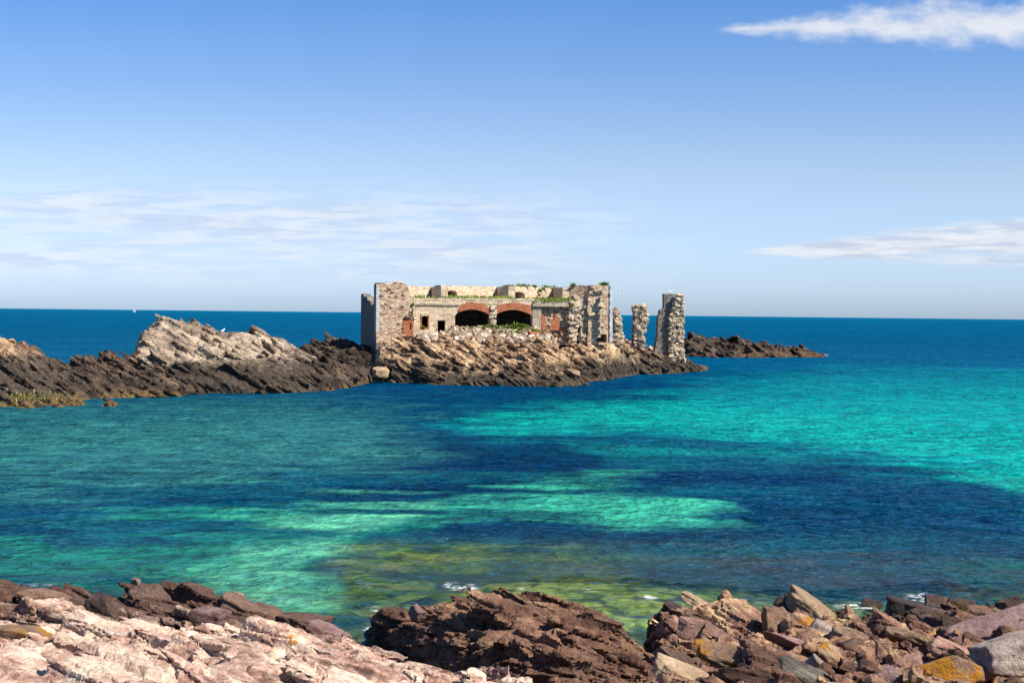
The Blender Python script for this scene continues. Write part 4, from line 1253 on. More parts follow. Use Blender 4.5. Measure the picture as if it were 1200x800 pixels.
# ================================================================= the fort
def stone_mat(name, colors, cell=(2.2, 2.2, 4.2), mortar=(0.5, 0.42, 0.33), mort_w=0.05, bump=0.7, stain=0.35, brick=False):
    m, N, b, out = new_mat(name)
    L = m.node_tree.links
    tc_ = N.n('ShaderNodeTexCoord')
    P = tc_.outputs['Object']
    wob = N.noise(P, 2.0, 3, 0.5)
    cx = N.n('ShaderNodeCombineXYZ'); L.new(N.m('MULTIPLY', wob, 0.10), cx.inputs[0]); L.new(N.m('MULTIPLY', wob, 0.08), cx.inputs[2])
    Q = N.vec(N.vadd(P, cx.outputs[0]), cell)
    vo = N.n('ShaderNodeTexVoronoi', feature='F1', distance='CHEBYCHEV'); L.new(Q, vo.inputs['Vector']); vo.inputs['Scale'].default_value = 1.0
    vo.inputs['Randomness'].default_value = 0.7
    ve = N.n('ShaderNodeTexVoronoi', feature='DISTANCE_TO_EDGE'); L.new(Q, ve.inputs['Vector']); ve.inputs['Scale'].default_value = 1.0
    ve.inputs['Randomness'].default_value = 0.7
    sp = N.n('ShaderNodeSeparateColor'); L.new(vo.outputs['Color'], sp.inputs[0])
    c = N.ramp(sp.outputs[0], colors)
    n2 = N.noise(P, 5, 6, 0.7)
    c = N.mix(N.step(ve.outputs['Distance'], mort_w * 1.6, mort_w * 0.6), c, mortar)
    big = N.noise(P, 0.35, 6, 0.65)
    c = N.mix(N.m('MULTIPLY', N.step(big, 0.5, 0.72), stain), c, (0.13, 0.10, 0.075))
    v = N.lin(n2, 0.25, 0.75, 0.72, 1.25)
    vv = N.n('ShaderNodeCombineXYZ')
    for k in range(3): L.new(v, vv.inputs[k])
    c = N.mix(1.0, c, vv.outputs[0], 'MULTIPLY')
    L.new(c, b.inputs['Base Color'])
    b.inputs['Roughness'].default_value = 0.92
    b.inputs['Specular IOR Level'].default_value = 0.2
    h = N.m('ADD', N.m('MULTIPLY', N.step(ve.outputs['Distance'], 0, 0.12), 0.6), N.m('ADD', N.m('MULTIPLY', n2, 0.4), N.m('MULTIPLY', sp.outputs[1], 0.5)))
    bp = N.n('ShaderNodeBump'); bp.inputs['Strength'].default_value = bump; bp.inputs['Distance'].default_value = 0.12
    L.new(h, bp.inputs['Height']); L.new(bp.outputs[0], b.inputs['Normal'])
    return m


S_pink = [(0, (0.20, 0.105, 0.07)), (0.2, (0.34, 0.20, 0.13)), (0.5, (0.46, 0.315, 0.205)), (0.75, (0.54, 0.41, 0.28)), (1, (0.62, 0.51, 0.37))]
S_beige = [(0, (0.36, 0.255, 0.16)), (0.4, (0.49, 0.37, 0.245)), (0.75, (0.58, 0.46, 0.32)), (1, (0.66, 0.55, 0.41))]
M_rub = stone_mat('pink rubble masonry', S_pink, (1.9, 1.9, 4.0), bump=0.8, mortar=(0.50, 0.39, 0.28))
M_beige = stone_mat('beige coursed masonry', S_beige, (1.5, 1.5, 3.0), bump=0.6, mortar=(0.47, 0.39, 0.30))
M_shade = stone_mat('masonry in painted shade', [(0, (0.10, 0.085, 0.07)), (0.5, (0.17, 0.145, 0.12)), (1, (0.26, 0.225, 0.185))], (1.6, 1.6, 3.0), bump=0.7, mortar=(0.2, 0.17, 0.14))  # darker masonry copy: shade of averted and inner walls painted in
M_quoin = stone_mat('pale quoin stone', [(0, (0.36, 0.37, 0.37)), (1, (0.50, 0.51, 0.50))], (0.8, 0.8, 1.6), bump=0.0, mortar=(0.36, 0.37, 0.37), stain=0.1)
M_brick = stone_mat('red brick', [(0, (0.20, 0.05, 0.02)), (0.5, (0.35, 0.098, 0.038)), (1, (0.46, 0.17, 0.075))], (4.2, 4.2, 9.0), bump=0.6, mortar=(0.42, 0.22, 0.13), stain=0.3)
M_conc = stone_mat('grey rendered stone', [(0, (0.26, 0.21, 0.15)), (1, (0.38, 0.315, 0.23))], (0.5, 0.5, 0.7), bump=0.4, mortar=(0.25, 0.21, 0.17), stain=0.4)
M_cream = stone_mat('cream broken rubble', [(0, (0.22, 0.155, 0.10)), (0.4, (0.42, 0.32, 0.21)), (1, (0.60, 0.49, 0.35))], (2.0, 2.0, 3.0), bump=0.8, stain=0.2)

YAW = R(14)
eu = np.array([math.cos(YAW), math.sin(YAW)]); evv = np.array([-math.sin(YAW), math.cos(YAW)])
O2 = at(441, 380, 195.0)[:2]


def uw(px_, py_, v):
    """photo pixel -> (u, w) on the fort's plane at depth v behind its front"""
    d = ray(px_, py_)
    t = (v + O2 @ evv) / (d[:2] @ evv)
    p = d[:2] * t
    return float((p - O2) @ eu), float(CAMH + d[2] * t)


fort = empty('ruined_fort', (O2[0], O2[1], 0.0), YAW)
tag(fort, 'roofless ruined stone fort with two brick arches on the islet', 'fort')


def ragged(pts, rng_, step=0.45, amp=0.16, closed=True, skip=()):
    """break an outline into stone sized steps"""
    out_ = []
    n = len(pts)
    for i in range(n):
        a = np.array(pts[i]); b = np.array(pts[(i + 1) % n])
        out_.append(tuple(a))
        if i in skip: continue
        L = np.hypot(*(b - a)); k = int(L / step)
        d = (b - a) / max(L, 1e-6); nn = np.array([-d[1], d[0]])
        for j in range(1, k):
            p = a + (b - a) * j / k + nn * rng_.uniform(-amp, amp) + d * rng_.uniform(-0.1, 0.1)
            out_.append(tuple(p))
    return out_


def slab(mb, outline, v0, v1, holes=(), plane=None):
    """vertical wall: outline and holes in (u, w), from depth v0 (front) to v1; plane maps (u, v, w) to local xyz"""
    loops = [list(outline)] + [list(h) for h in holes]
    flat = [p for l in loops for p in l]
    tris = tessellate_polygon([[Vector((p[0], p[1], 0)) for p in l] for l in loops])
    f = lambda p, v: (p[0], v, p[1]) if plane is None else plane(p[0], v, p[1])
    n = len(flat)
    V = [f(p, v0) for p in flat] + [f(p, v1) for p in flat]
    T = []
    for t in tris:
        a, b, c = [flat[i] for i in t]
        ccw = (b[0] - a[0]) * (c[1] - a[1]) - (b[1] - a[1]) * (c[0] - a[0]) > 0
        t = tuple(t) if ccw else tuple(t)[::-1]
        T.append(t)
        T.append(tuple(i + n for i in t[::-1]))
    mb.add(V, tris=T)
    k = 0
    for li, l in enumerate(loops):
        m_ = len(l)
        area = sum(l[i][0] * l[(i + 1) % m_][1] - l[(i + 1) % m_][0] * l[i][1] for i in range(m_))
        Vs = []; Q = []
        for i in range(m_):
            j = (i + 1) % m_
            b0 = len(Vs)
            Vs += [f(l[i], v0), f(l[j], v0), f(l[j], v1), f(l[i], v1)]
            fwd = (area > 0) == (li == 0)
            Q.append((b0, b0 + 3, b0 + 2, b0 + 1) if fwd else (b0, b0 + 1, b0 + 2, b0 + 3))
        mb.add(Vs, quads=Q)


def box(mb, u0, u1, v0, v1, w0, w1):
    V = [(u, v, w) for w in (w0, w1) for v in (v0, v1) for u in (u0, u1)]
    mb.add(V, quads=[(0, 2, 3, 1), (4, 5, 7, 6), (0, 1, 5, 4), (2, 6, 7, 3), (0, 4, 6, 2), (1, 3, 7, 5)])


def pxs(pts, v):
    return [uw(a, b, v) for a, b in pts]


rf = np.random.default_rng(5)
WB = 3.6     # foot of the walls, buried in rock
Wm = lambda b, *a, **k: b.build(*a, smooth=False, **k)


def stones_on(mb, pts_uvw, size, rng_, m=2, jit=0.22, flat=0.7):
    P = np.array(pts_uvw)
    D = size * np.exp(rng_.normal(0, 0.32, (len(P), 1))) * np.exp(rng_.normal(0, 0.22, (len(P), 3))) * np.array([1.15, 1.0, flat])
    blocks(mb, P, np.eye(3), D, rng_, m=m, jit=jit, rnd=0.25, rough=0.05, rot=0.25)


# left bastion
mb = MB()
ol = ragged(pxs([(441, 402), (441, 333.2), (452, 333), (462, 332.4), (476, 333), (478.5, 337), (480, 345), (484, 352), (482.5, 361), (476, 369), (471.5, 374), (470, 388), (471, 402)], 0.0), rf, 0.4, 0.15, skip=(0, 12))[::-1]
slab(mb, ol, 0.0, 2.3)
pts = []
for (a, b) in [(478, 338), (479.5, 345), (483, 352), (481, 361), (475, 370), (471, 376), (470, 386), (455, 333), (465, 332.6), (473, 333), (482, 356), (484, 362), (480, 364)]:
    u_, w_ = uw(a, b, 0.1)
    for _ in range(4): pts.append((u_ + rf.normal(0, 0.2), rf.uniform(0.1, 2.0), w_ + rf.normal(0, 0.2)))
for _ in range(60):      # stones standing proud of the face
    a, b = rf.uniform(446, 474), rf.uniform(336, 396)
    u_, w_ = uw(a, b, 0.0)
    pts.append((u_, 0.12, w_))
stones_on(mb, pts, 0.30, rf, flat=0.5)
left_b = Wm(mb, 'bastion_wall', M_rub, fort)
mb = MB()
for k in range(11):
    b0 = 335 + k * 4.9
    u_, w1 = uw(441, b0, 0); _, w0 = uw(441, b0 + 4.86, 0)
    box(mb, -0.04, 0.46 if k % 2 else 0.36, -0.04, 0.6 if k % 2 else 0.7, w0, w1)
Wm(mb, 'corner_stones', M_quoin, left_b)
# low flank wall running back on the left
mb = MB()
fl = [(0.06, WB - 1.6), (15.5, WB - 2.0), (15.5, 11.9), (13.2, 12.0), (12.6, 11.6), (9.5, 11.5), (8.6, 11.0), (6.0, 10.9), (5.2, 10.3), (2.31, 10.4), (2.31, 13.2), (1.6, 13.3), (0.06, 13.35)]
slab(mb, ragged(fl, rf, 0.6, 0.12, skip=(0, 1, 11, 12)), 0.02, 1.1, plane=lambda a, v, w: (v, a, w))
Wm(mb, 'flank_wall', M_shade, fort)  # side away from the sun, its shade also in the stone colour

# terrace and casemates
V3 = 3.0
u484, wt1 = uw(484, 349.5, V3)
u634, wt2 = uw(634, 350, V3)
arch1 = [(533.2, 388), (533.2, 369.5), (536, 366.6), (541, 364.4), (548, 362.9), (555, 362.6), (562, 363.6), (569, 366.0), (574.2, 368.8), (574.4, 388)]
arch2 = [(580.4, 390), (580.4, 369.0), (584, 366.6), (590, 364.4), (597, 363.2), (604, 363.0), (612, 364.4), (618, 366.4), (623.3, 369.2), (623.6, 390)]
win = [(494.2, 384), (494.2, 370.3), (501.8, 370.3), (501.8, 384)]
door = [(512.8, 394), (512.8, 375.4), (522, 375.4), (522, 394)]
mb = MB()
outl = pxs([(484, 404), (484, 349.5)], V3) + ragged(pxs([(484, 349.5), (538, 348.8), (560, 349.4), (600, 350), (634, 350.6)], V3), rf, 0.5, 0.08)[1:-1] + pxs([(634, 350.6), (634.2, 406)], V3)
ol2 = []
for p in outl:
    if not ol2 or abs(p[0] - ol2[-1][0]) + abs(p[1] - ol2[-1][1]) > 1e-4: ol2.append(p)
# keep only outline points in order left-bottom, left-top, along the top, right-bottom
top = sorted([p for p in ol2 if p[1] > 8], key=lambda p: p[0])
bot = sorted([p for p in ol2 if p[1] <= 8], key=lambda p: -p[0])
slab(mb, (top + bot)[::-1], V3, V3 + 0.9, holes=[pxs(arch1, V3), pxs(arch2, V3), pxs(win, V3), pxs(door, V3)])
front_wall = Wm(mb, 'casemate_wall', M_beige, fort)
# vaults behind the openings: dividing walls, back wall, terrace slab
mb = MB()
wtop = wt1 - 0.25
for pxw in (484.6, 507.5, 527.5, 577.2, 627.5):
    u_, _ = uw(pxw, 380, V3 + 1)
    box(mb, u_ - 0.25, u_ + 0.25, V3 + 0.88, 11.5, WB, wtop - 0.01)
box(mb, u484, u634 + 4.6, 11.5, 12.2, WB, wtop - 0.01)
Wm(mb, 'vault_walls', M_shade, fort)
mb = MB()
box(mb, u484 + 0.1, u634 + 4.6, V3 + 0.85, 15.5, wtop, wt1 - 0.02)
Wm(mb, 'terrace', M_conc, fort)
# string course over the window and door
mb = MB()
ua, wa = uw(485.5, 356.3, V3); ub, wb = uw(538.5, 356.3, V3)
box(mb, ua, ub, V3 - 0.16, V3 + 0.1, wa - 0.14, wa + 0.10)
Wm(mb, 'string_course', M_conc, fort)
# window surround and door jamb in brick
mb = MB()
(u0, w1), (u1, _) = uw(494.2, 370.3, V3), uw(501.8, 370.3, V3); _, w0 = uw(494.2, 384, V3)
box(mb, u0 - 0.22, u0 + 0.01, V3 - 0.03, V3 + 0.5, w0 - 0.05, w1 + 0.2)
box(mb, u1 - 0.01, u1 + 0.14, V3 - 0.03, V3 + 0.5, w0 - 0.05, w1 + 0.2)
box(mb, u0 - 0.22, u1 + 0.14, V3 - 0.05, V3 + 0.4, w0 - 0.2, w0 - 0.045)
Wm(mb, 'window_surround', M_brick, fort)
mb = MB()
(u0, w1) = uw(512.8, 385, V3); _, w0 = uw(512.8, 394, V3)
box(mb, u0 - 0.2, u0 + 0.01, V3 - 0.03, V3 + 0.5, w0, w1)
Wm(mb, 'door_jamb', M_brick, fort)


def arch_ring(inner, outer, v0, v1):
    mb_ = MB()
    a = [uw(x, y, V3) for x, y in inner]; b = [uw(x, y, V3) for x, y in outer]
    # resample to brick sized steps with a worn outer edge
    ta = np.linspace(0, 1, 40)
    A_ = np.stack([np.interp(ta, np.linspace(0, 1, len(a)), [p[k] for p in a]) for k in (0, 1)], -1)
    B_ = np.stack([np.interp(ta, np.linspace(0, 1, len(b)), [p[k] for p in b]) for k in (0, 1)], -1)
    B_[1:-1] += rf.normal(0, 0.05, (38, 2))
    pl = [tuple(p) for p in A_] + [tuple(p) for p in B_[::-1]]
    slab(mb_, pl[::-1] if sum(pl[i][0] * pl[(i + 1) % len(pl)][1] - pl[(i + 1) % len(pl)][0] * pl[i][1] for i in range(len(pl))) < 0 else pl, v0, v1)
    return mb_


in1 = [(537, 366.2), (541, 364.4), (548, 362.9), (555, 362.6), (562, 363.6), (569, 366.0), (574.4, 368.9)]
out1 = [(538.0, 361.2), (541, 357.4), (547, 355.0), (555, 354.4), (563, 355.4), (570, 358.4), (575.5, 362.4)]
in2 = [(580.4, 369.0), (584, 366.6), (590, 364.4), (597, 363.2), (604, 363.0), (612, 364.4), (622.0, 368.6)]
out2 = [(579.6, 361.0), (584, 358.0), (590, 356.2), (598, 354.8), (606, 354.8), (614, 356.4), (622.4, 358.6)]
Wm(arch_ring(in1, out1, V3 - 0.22, V3 + 1.4), 'brick_arch', M_brick, fort)
Wm(arch_ring(in2, out2, V3 - 0.22, V3 + 1.4), 'brick_arch', M_brick, fort)
# broken pier between the arches
mb = MB(); pts = []
for _ in range(60):
    u_, w_ = uw(rf.uniform(574.5, 580.5), rf.uniform(359, 387), V3)
    pts.append((u_, V3 + rf.uniform(-0.1, 0.5), w_))
stones_on(mb, pts, 0.38, rf)
pier = Wm(mb, 'rubble_pier', M_cream, fort)
# smooth pier and projecting lintel on the right
mb = MB()
ua, wa = uw(624, 358, V3); ub, _ = uw(634.3, 358, V3); _, wz = uw(630, 404, V3)
box(mb, ua, ub, V3 - 0.12, V3 + 1.1, wz, wa)
Wm(mb, 'smooth_pier', M_conc, fort)
mb = MB()
ua, w1 = uw(624.5, 352.2, V3 - 0.7); ub, _ = uw(670.5, 352.2, V3 - 0.7); _, w0 = uw(640, 359, V3 - 0.7)
pl = ragged([(ua, w0), (ub, w0), (ub - 0.05, w1), (ua + 0.3, w1)], rf, 0.8, 0.04)
slab(mb, pl, V3 - 0.45, V3 + 3.0)
Wm(mb, 'stone_lintel', M_conc, fort)

# room with the brick fireplace
V5 = 3.5
mb = MB()
pl = pxs([(633, 404), (672, 404), (672, 357), (633, 357)], V5)
slab(mb, pl, V5, V5 + 0.9)
pts = []
for _ in range(150):
    a, b = rf.uniform(636, 670), rf.uniform(361, 400)
    u_, w_ = uw(a, b, V5); pts.append((u_, V5 + 0.02, w_))
stones_on(mb, pts, 0.34, rf)
room = Wm(mb, 'fireplace_wall', M_rub, fort)
mb = MB()
for poly in ([(634.6, 387), (638.6, 387), (638.8, 373), (637, 370), (634.6, 368.5)],
             [(643.5, 387), (657.5, 387), (657, 381), (653.5, 375.5), (648, 374), (645, 379)],
             [(649, 374.5), (653.4, 375), (653.2, 366), (649.6, 365)],
             [(664, 372), (667, 374), (669.5, 380), (667, 383.5), (665, 379)],
             [(656, 389.5), (661, 389.5), (660.5, 383), (657.4, 383.5)]):
    p_ = pxs(poly, V5)
    ar = sum(p_[i][0] * p_[(i + 1) % len(p_)][1] - p_[(i + 1) % len(p_)][0] * p_[i][1] for i in range(len(p_)))
    if ar < 0: p_ = p_[::-1]
    slab(mb, ragged(p_, rf, 0.3, 0.06), V5 - 0.24, V5 + 0.05)
fp = Wm(mb, 'brick_fireplace', M_brick, fort)
mb = MB()
ua, w1 = uw(644, 387.2, V5); ub, w0 = uw(657, 391.5, V5)
box(mb, ua, ub, V5 - 0.20, V5 + 0.02, w0, w1)
Wm(mb, 'hearth', stone_mat('near-black hearth', [(0, (0.015, 0.012, 0.01)), (1, (0.03, 0.024, 0.02))], mortar=(0.02, 0.02, 0.02)), fort)  # near-black block below the fireplace brick

# right ruined wall and bastion
VR = 2.7
mb = MB()
pl = pxs([(668, 404), (668, 372), (667, 364), (671, 357), (674, 352), (672, 347), (676, 344), (679, 348), (684, 351), (688, 356), (691, 404), (681.5, 402), (681.0, 380), (679.5, 368), (677.5, 384), (675, 403)], VR)
slab(mb, ragged(pl[::-1], rf, 0.4, 0.16), VR, VR + 1.2)
pts = []
for _ in range(230):
    a, b = rf.uniform(667, 692), rf.uniform(350, 402)
    if abs(a - (679.5 - (b - 368) * 0.06)) < 1.6 and b > 368: continue
    if b < 358 and a > 676: continue
    u_, w_ = uw(a, b, VR); pts.append((u_, VR + rf.uniform(-0.15, 0.3), w_))
stones_on(mb, pts, 0.42, rf)
Wm(mb, 'broken_wall', M_cream, fort)
mb = MB()
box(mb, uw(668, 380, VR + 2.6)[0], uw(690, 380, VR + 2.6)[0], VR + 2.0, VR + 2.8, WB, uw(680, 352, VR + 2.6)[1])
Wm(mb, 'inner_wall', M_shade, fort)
mb = MB()
V0 = 2.0
pl = pxs([(689, 404), (712.5, 404), (712, 336), (711, 333.5), (695, 334.2), (694.5, 340), (691, 341), (689.5, 350), (688.5, 360), (690.5, 372), (689.5, 384)], V0)
hole = pxs([(699, 401), (711, 401), (711, 391.5), (704, 391.5), (704, 395), (699, 395.5)], V0)
if sum(hole[i][0] * hole[(i + 1) % 6][1] - hole[(i + 1) % 6][0] * hole[i][1] for i in range(6)) < 0: hole = hole[::-1]
slab(mb, ragged(pl, rf, 0.4, 0.12, skip=(0, 1)), V0, V0 + 2.6, holes=[hole])
pts = []
for _ in range(50):
    a, b = rf.uniform(690, 708), rf.uniform(337, 402)
    if b > 389 and a > 697: continue
    u_, w_ = uw(a, b, V0); pts.append((u_, V0 + 0.12, w_))
stones_on(mb, pts, 0.33, rf, flat=0.5)
rb_ = Wm(mb, 'bastion_wall', M_rub, fort)
mb = MB()
u_, wz = uw(706, 396, V0)
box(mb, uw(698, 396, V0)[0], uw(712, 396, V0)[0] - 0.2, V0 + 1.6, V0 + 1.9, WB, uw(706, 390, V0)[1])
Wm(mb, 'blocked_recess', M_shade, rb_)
mb = MB()
for k in range(14):
    b0 = 335 + k * 4.6
    u_, w1 = uw(712.4, b0, V0); _, w0 = uw(712.4, b0 + 4.57, V0)
    box(mb, u_ - (0.42 if k % 2 else 0.32), u_ + 0.04, -0.04, 0.5 if k % 2 else 0.8, w0, w1)
Wm(mb, 'corner_stones', M_quoin, rb_)

# parapet: saw-tooth bays behind the terrace
bays = [((477, 8.5), (505, 13.0), (517, 7.0), 335.2, 335.2),
        ((517, 7.0), (582, 13.0), (596, 7.0), 335.0, 335.4),
        ((596, 7.0), (654, 13.0), (667, 7.0), 335.8, 336.4)]


def wall_between(p0, p1, wtop0, wtop1, wbot, thick, embr=None, rag=True):
    p0 = np.array(p0); p1 = np.array(p1)
    L = np.hypot(*(p1 - p0)); d = (p1 - p0) / L; nrm = np.array([-d[1], d[0]])   # points away from the viewer
    if nrm[1] < 0: nrm = -nrm
    mb_ = MB()
    top_ = ragged([(L, wtop1), (0, wtop0)], rf, 0.5, 0.06, skip=(1,)) if rag else [(L, wtop1), (0, wtop0)]
    ol_ = [(0, wbot), (L, wbot)] + top_
    holes_ = []
    f_ = lambda a, v, w: (p0[0] + d[0] * a + nrm[0] * v, p0[1] + d[1] * a + nrm[1] * v, w)
    if embr:
        c0, c1, w0, w1 = embr
        m_ = (c0 + c1) / 2
        holes_ = [[(c0, w0), (c1, w0), (c1, w1 - 0.22), (c1 - (c1 - c0) * 0.2, w1 - 0.06), (m_, w1), (c0 + (c1 - c0) * 0.2, w1 - 0.06), (c0, w1 - 0.22)]]
    slab(mb_, ol_, 0.0, thick, holes=holes_, plane=f_)
    return mb_, f_


for i, ((pa, va), (pb_, vb), (pc, vc), t0, t1) in enumerate(bays):
    ua, wa = uw(pa, t0, va); ub, wb = uw(pb_, t1, vb); uc, wc = uw(pc, t1, vc)
    wtp = max(wa, wc)
    emb = None
    L = math.hypot(ub - ua, vb - va)
    if i == 1: e0, e1, et, eb = 521.5, 535.5, 340.3, 347.5
    elif i == 2: e0, e1, et, eb = 601, 615, 341.6, 350
    if i:
        def along(pxx):
            # parameter along the bay wall where the sight line crosses it
            lo, hi = 0.0, 1.0
            for _ in range(40):
                mid_ = (lo + hi) / 2
                v_ = va + (vb - va) * mid_
                u_here = ua + (ub - ua) * mid_
                if uw(pxx, 345, v_)[0] > u_here: lo = mid_
                else: hi = mid_
            return lo
        s0, s1 = along(e0), along(e1)
        vm = va + (vb - va) * (s0 + s1) / 2
        emb = (s0 * L, s1 * L, uw(e0, eb, vm)[1], uw(e0, et, vm)[1])
    mbw, fpl = wall_between((ua, va), (ub, vb), wtp, wtp, wt1 - 0.6, 1.3, emb)
    Wm(mbw, 'parapet_wall', M_beige, fort)
    if emb:
        mb = MB()
        c0, c1, w0, w1 = emb
        slab(mb, [(c0 - 0.3, w0 - 0.3), (c1 + 0.3, w0 - 0.3), (c1 + 0.3, w1 + 0.3), (c0 - 0.3, w1 + 0.3)], 1.302, 1.7, plane=fpl)
        Wm(mb, 'blocked_embrasure', M_shade, fort)
    mbw, _ = wall_between((ub, vb), (uc, vc), wtp - 0.02, wtp - 0.02, wt1 - 0.6, 1.0)
    Wm(mbw, 'parapet_return', M_beige, fort)
ua, wa = uw(667, 334.2, 7.0); ub, wb = uw(711.0, 334.2, 4.4)
mbw, _ = wall_between((ua, 7.0), (ub - 0.3, 4.65), wa, wa, WB, 1.2)
Wm(mbw, 'parapet_wall', M_rub, fort)
mb = MB()
u_, w_ = uw(692.5, 338, 4.3)
pts = [(u_ + rf.normal(0, .3), 4.2 + rf.uniform(0, .6), w_ + rf.normal(0, .25)) for _ in range(10)]

# red brick chamber at the foot of the left bastion
mb = MB()
V1 = 1.4
pl = pxs([(472.5, 394), (484.6, 394), (484.6, 375.8), (479, 374.8), (472.5, 375.5)], V1)
hl = pxs([(480.4, 386), (482.2, 386), (482.2, 378.8), (480.4, 378.8)], V1)
slab(mb, ragged(pl, rf, 0.3, 0.03), V1, V1 + 1.5, holes=[hl])
Wm(mb, 'brick_chamber', M_brick, fort)
mb = MB(); pts = []
for _ in range(80):
    a, b = rf.uniform(471, 486), rf.uniform(358, 376)
    if a + (b - 358) * 0.1 < 474: continue
    u_, w_ = uw(a, b, 1.6); pts.append((u_, 1.6 + rf.uniform(0, 1.0), w_))
stones_on(mb, pts, 0.40, rf)
Wm(mb, 'broken_wall', M_cream, fort)

# ---------------------------------------------------------------- free standing ruins
def ruin(name, label, cat, px_c, Y, face_poly, core_poly, yaw, n, size, depth, dark_poly=None):
    base = at(px_c, 420, Y)
    root = empty(name, (base[0], base[1], 0), 0)
    tag(root, label, cat)
    rr_ = np.random.default_rng(int(px_c))
    def loc(a, b, dy=0.0):
        p = at(a, b, Y + dy); return (p[0] - base[0], p[2])
    mb_ = MB()
    core = [loc(a, b) for a, b in core_poly]
    if sum(core[i][0] * core[(i + 1) % len(core)][1] - core[(i + 1) % len(core)][0] * core[i][1] for i in range(len(core))) < 0: core = core[::-1]
    slab(mb_, ragged(core, rr_, 0.5, 0.12), 0.25, depth)
    xs = [p[0] for p in face_poly]; ys = [p[1] for p in face_poly]
    pts_ = []
    P_ = np.array(face_poly, float)
    cnt = 0
    while cnt < n:
        a = rr_.uniform(min(xs), max(xs)); b = rr_.uniform(min(ys), max(ys))
        if poly_sd(np.array([a]), np.array([b]), P_)[0] > -0.4:
            x_, z_ = loc(a, b)
            pts_.append((x_, rr_.uniform(-0.15, 0.35), z_)); cnt += 1
    stones_on(mb_, pts_, size, rr_, m=3, jit=0.28, flat=0.62)
    Wm(mb_, 'rubble_face', M_cream, root)
    return root, base, loc


root, base, loc = ruin('ruined_pillar', 'slim free standing pillar of broken cream rubble narrowing at its foot', 'pillar', 750, 229.5,
    [(744, 357), (750, 356), (756, 358), (758, 364), (759, 375), (756, 384), (753, 392), (754, 400), (755, 406), (745, 406), (745, 396), (744, 384), (745, 372), (743, 365)],
    [(745, 360), (757, 360), (758, 374), (753, 390), (754, 408), (745, 408)], 0, 420, 0.40, 1.9)
mb = MB()
pl = [loc(a, b) for a, b in [(742.5, 408), (746.2, 408), (746.2, 362), (742, 363), (741.6, 380), (741.2, 396)]]
slab(mb, ragged(pl, rf, 0.5, 0.1), 0.3, 1.9)
Wm(mb, 'side_face', M_shade, root)  # pillar's left side, shade painted into the stone colour

root, base, loc = ruin('ruined_tower', 'tallest free standing ruin with a smooth shaded left side and rubble right face', 'tower', 785, 233.0,
    [(793, 344), (799.5, 344), (800, 360), (799.5, 380), (800, 400), (801.5, 418), (800, 433), (793, 428), (785, 424), (786, 400), (785, 384), (787, 368), (790, 356)],
    [(792, 345), (799, 345), (799.5, 380), (800.5, 428), (786, 428), (786, 384), (790, 358)], 0, 760, 0.40, 3.0)
mb = MB()
# dressed left side, shade painted into its colour: steps out twice towards the foot
pl = [loc(a, b) for a, b in [(766.5, 424), (787.5, 428), (787, 392), (788, 370), (772, 370), (771.2, 372), (771, 392), (768, 408)]]
slab(mb, ragged(pl, rf, 0.8, 0.05), 0.35, 3.4)
pl = [loc(a, b) for a, b in [(772.5, 371), (789.5, 371), (792, 360), (778.6, 360), (777.5, 362), (774, 363)]]
slab(mb, ragged(pl, rf, 0.6, 0.06), 0.45, 3.3)
pl = [loc(a, b) for a, b in [(778.6, 361), (791.5, 361), (794, 344.6), (778.3, 344.2)]]
slab(mb, ragged(pl, rf, 0.8, 0.04), 0.5, 3.2)
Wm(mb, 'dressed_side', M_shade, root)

root, base, loc = ruin('ruined_wall', 'short jagged stub of wall just right of the fort', 'wall', 721, 214.0,
    [(717, 362), (720, 360), (723, 362), (724, 370), (727, 376), (728, 388), (728.5, 402), (712, 404), (712, 376), (714, 369)],
    [(717, 364), (723, 363), (727, 378), (728, 406), (711.5, 406), (712.5, 376)], 0, 380, 0.33, 1.8)

# ---------------------------------------------------------------- rubble, fallen blocks, grass
def fort_w(u, v, w):
    p = O2 + eu * u + evv * v
    return np.array([p[0], p[1], w])


def islet_top(x, y):
    return max(float(isletE(np.array([x]), np.array([y]))[0]), 0)


rr3 = np.random.default_rng(77)
mb = MB(); P = []; S = []
for _ in range(1900):
    a = rr3.uniform(486, 644); b = rr3.uniform(384 if 528 < a < 632 else 391, 401)
    v = np.interp(b, [384, 391, 404], [2.6, 1.4, -3.2]) + rr3.normal(0, 0.2)
    u_, w_ = uw(a, b, v)
    p = fort_w(u_, v, w_)
    P.append(p); S.append(0.14 + 0.5 * rr3.uniform(0, 1) ** 3)
P = np.array(P); S = np.array(S)
blocks(mb, P, np.eye(3), S[:, None] * np.exp(rr3.normal(0, 0.25, (len(P), 3))) * np.array([1.3, 1.1, 0.8]), rr3, m=2, jit=0.25, rnd=0.25, rough=0.0, rot=0.5)
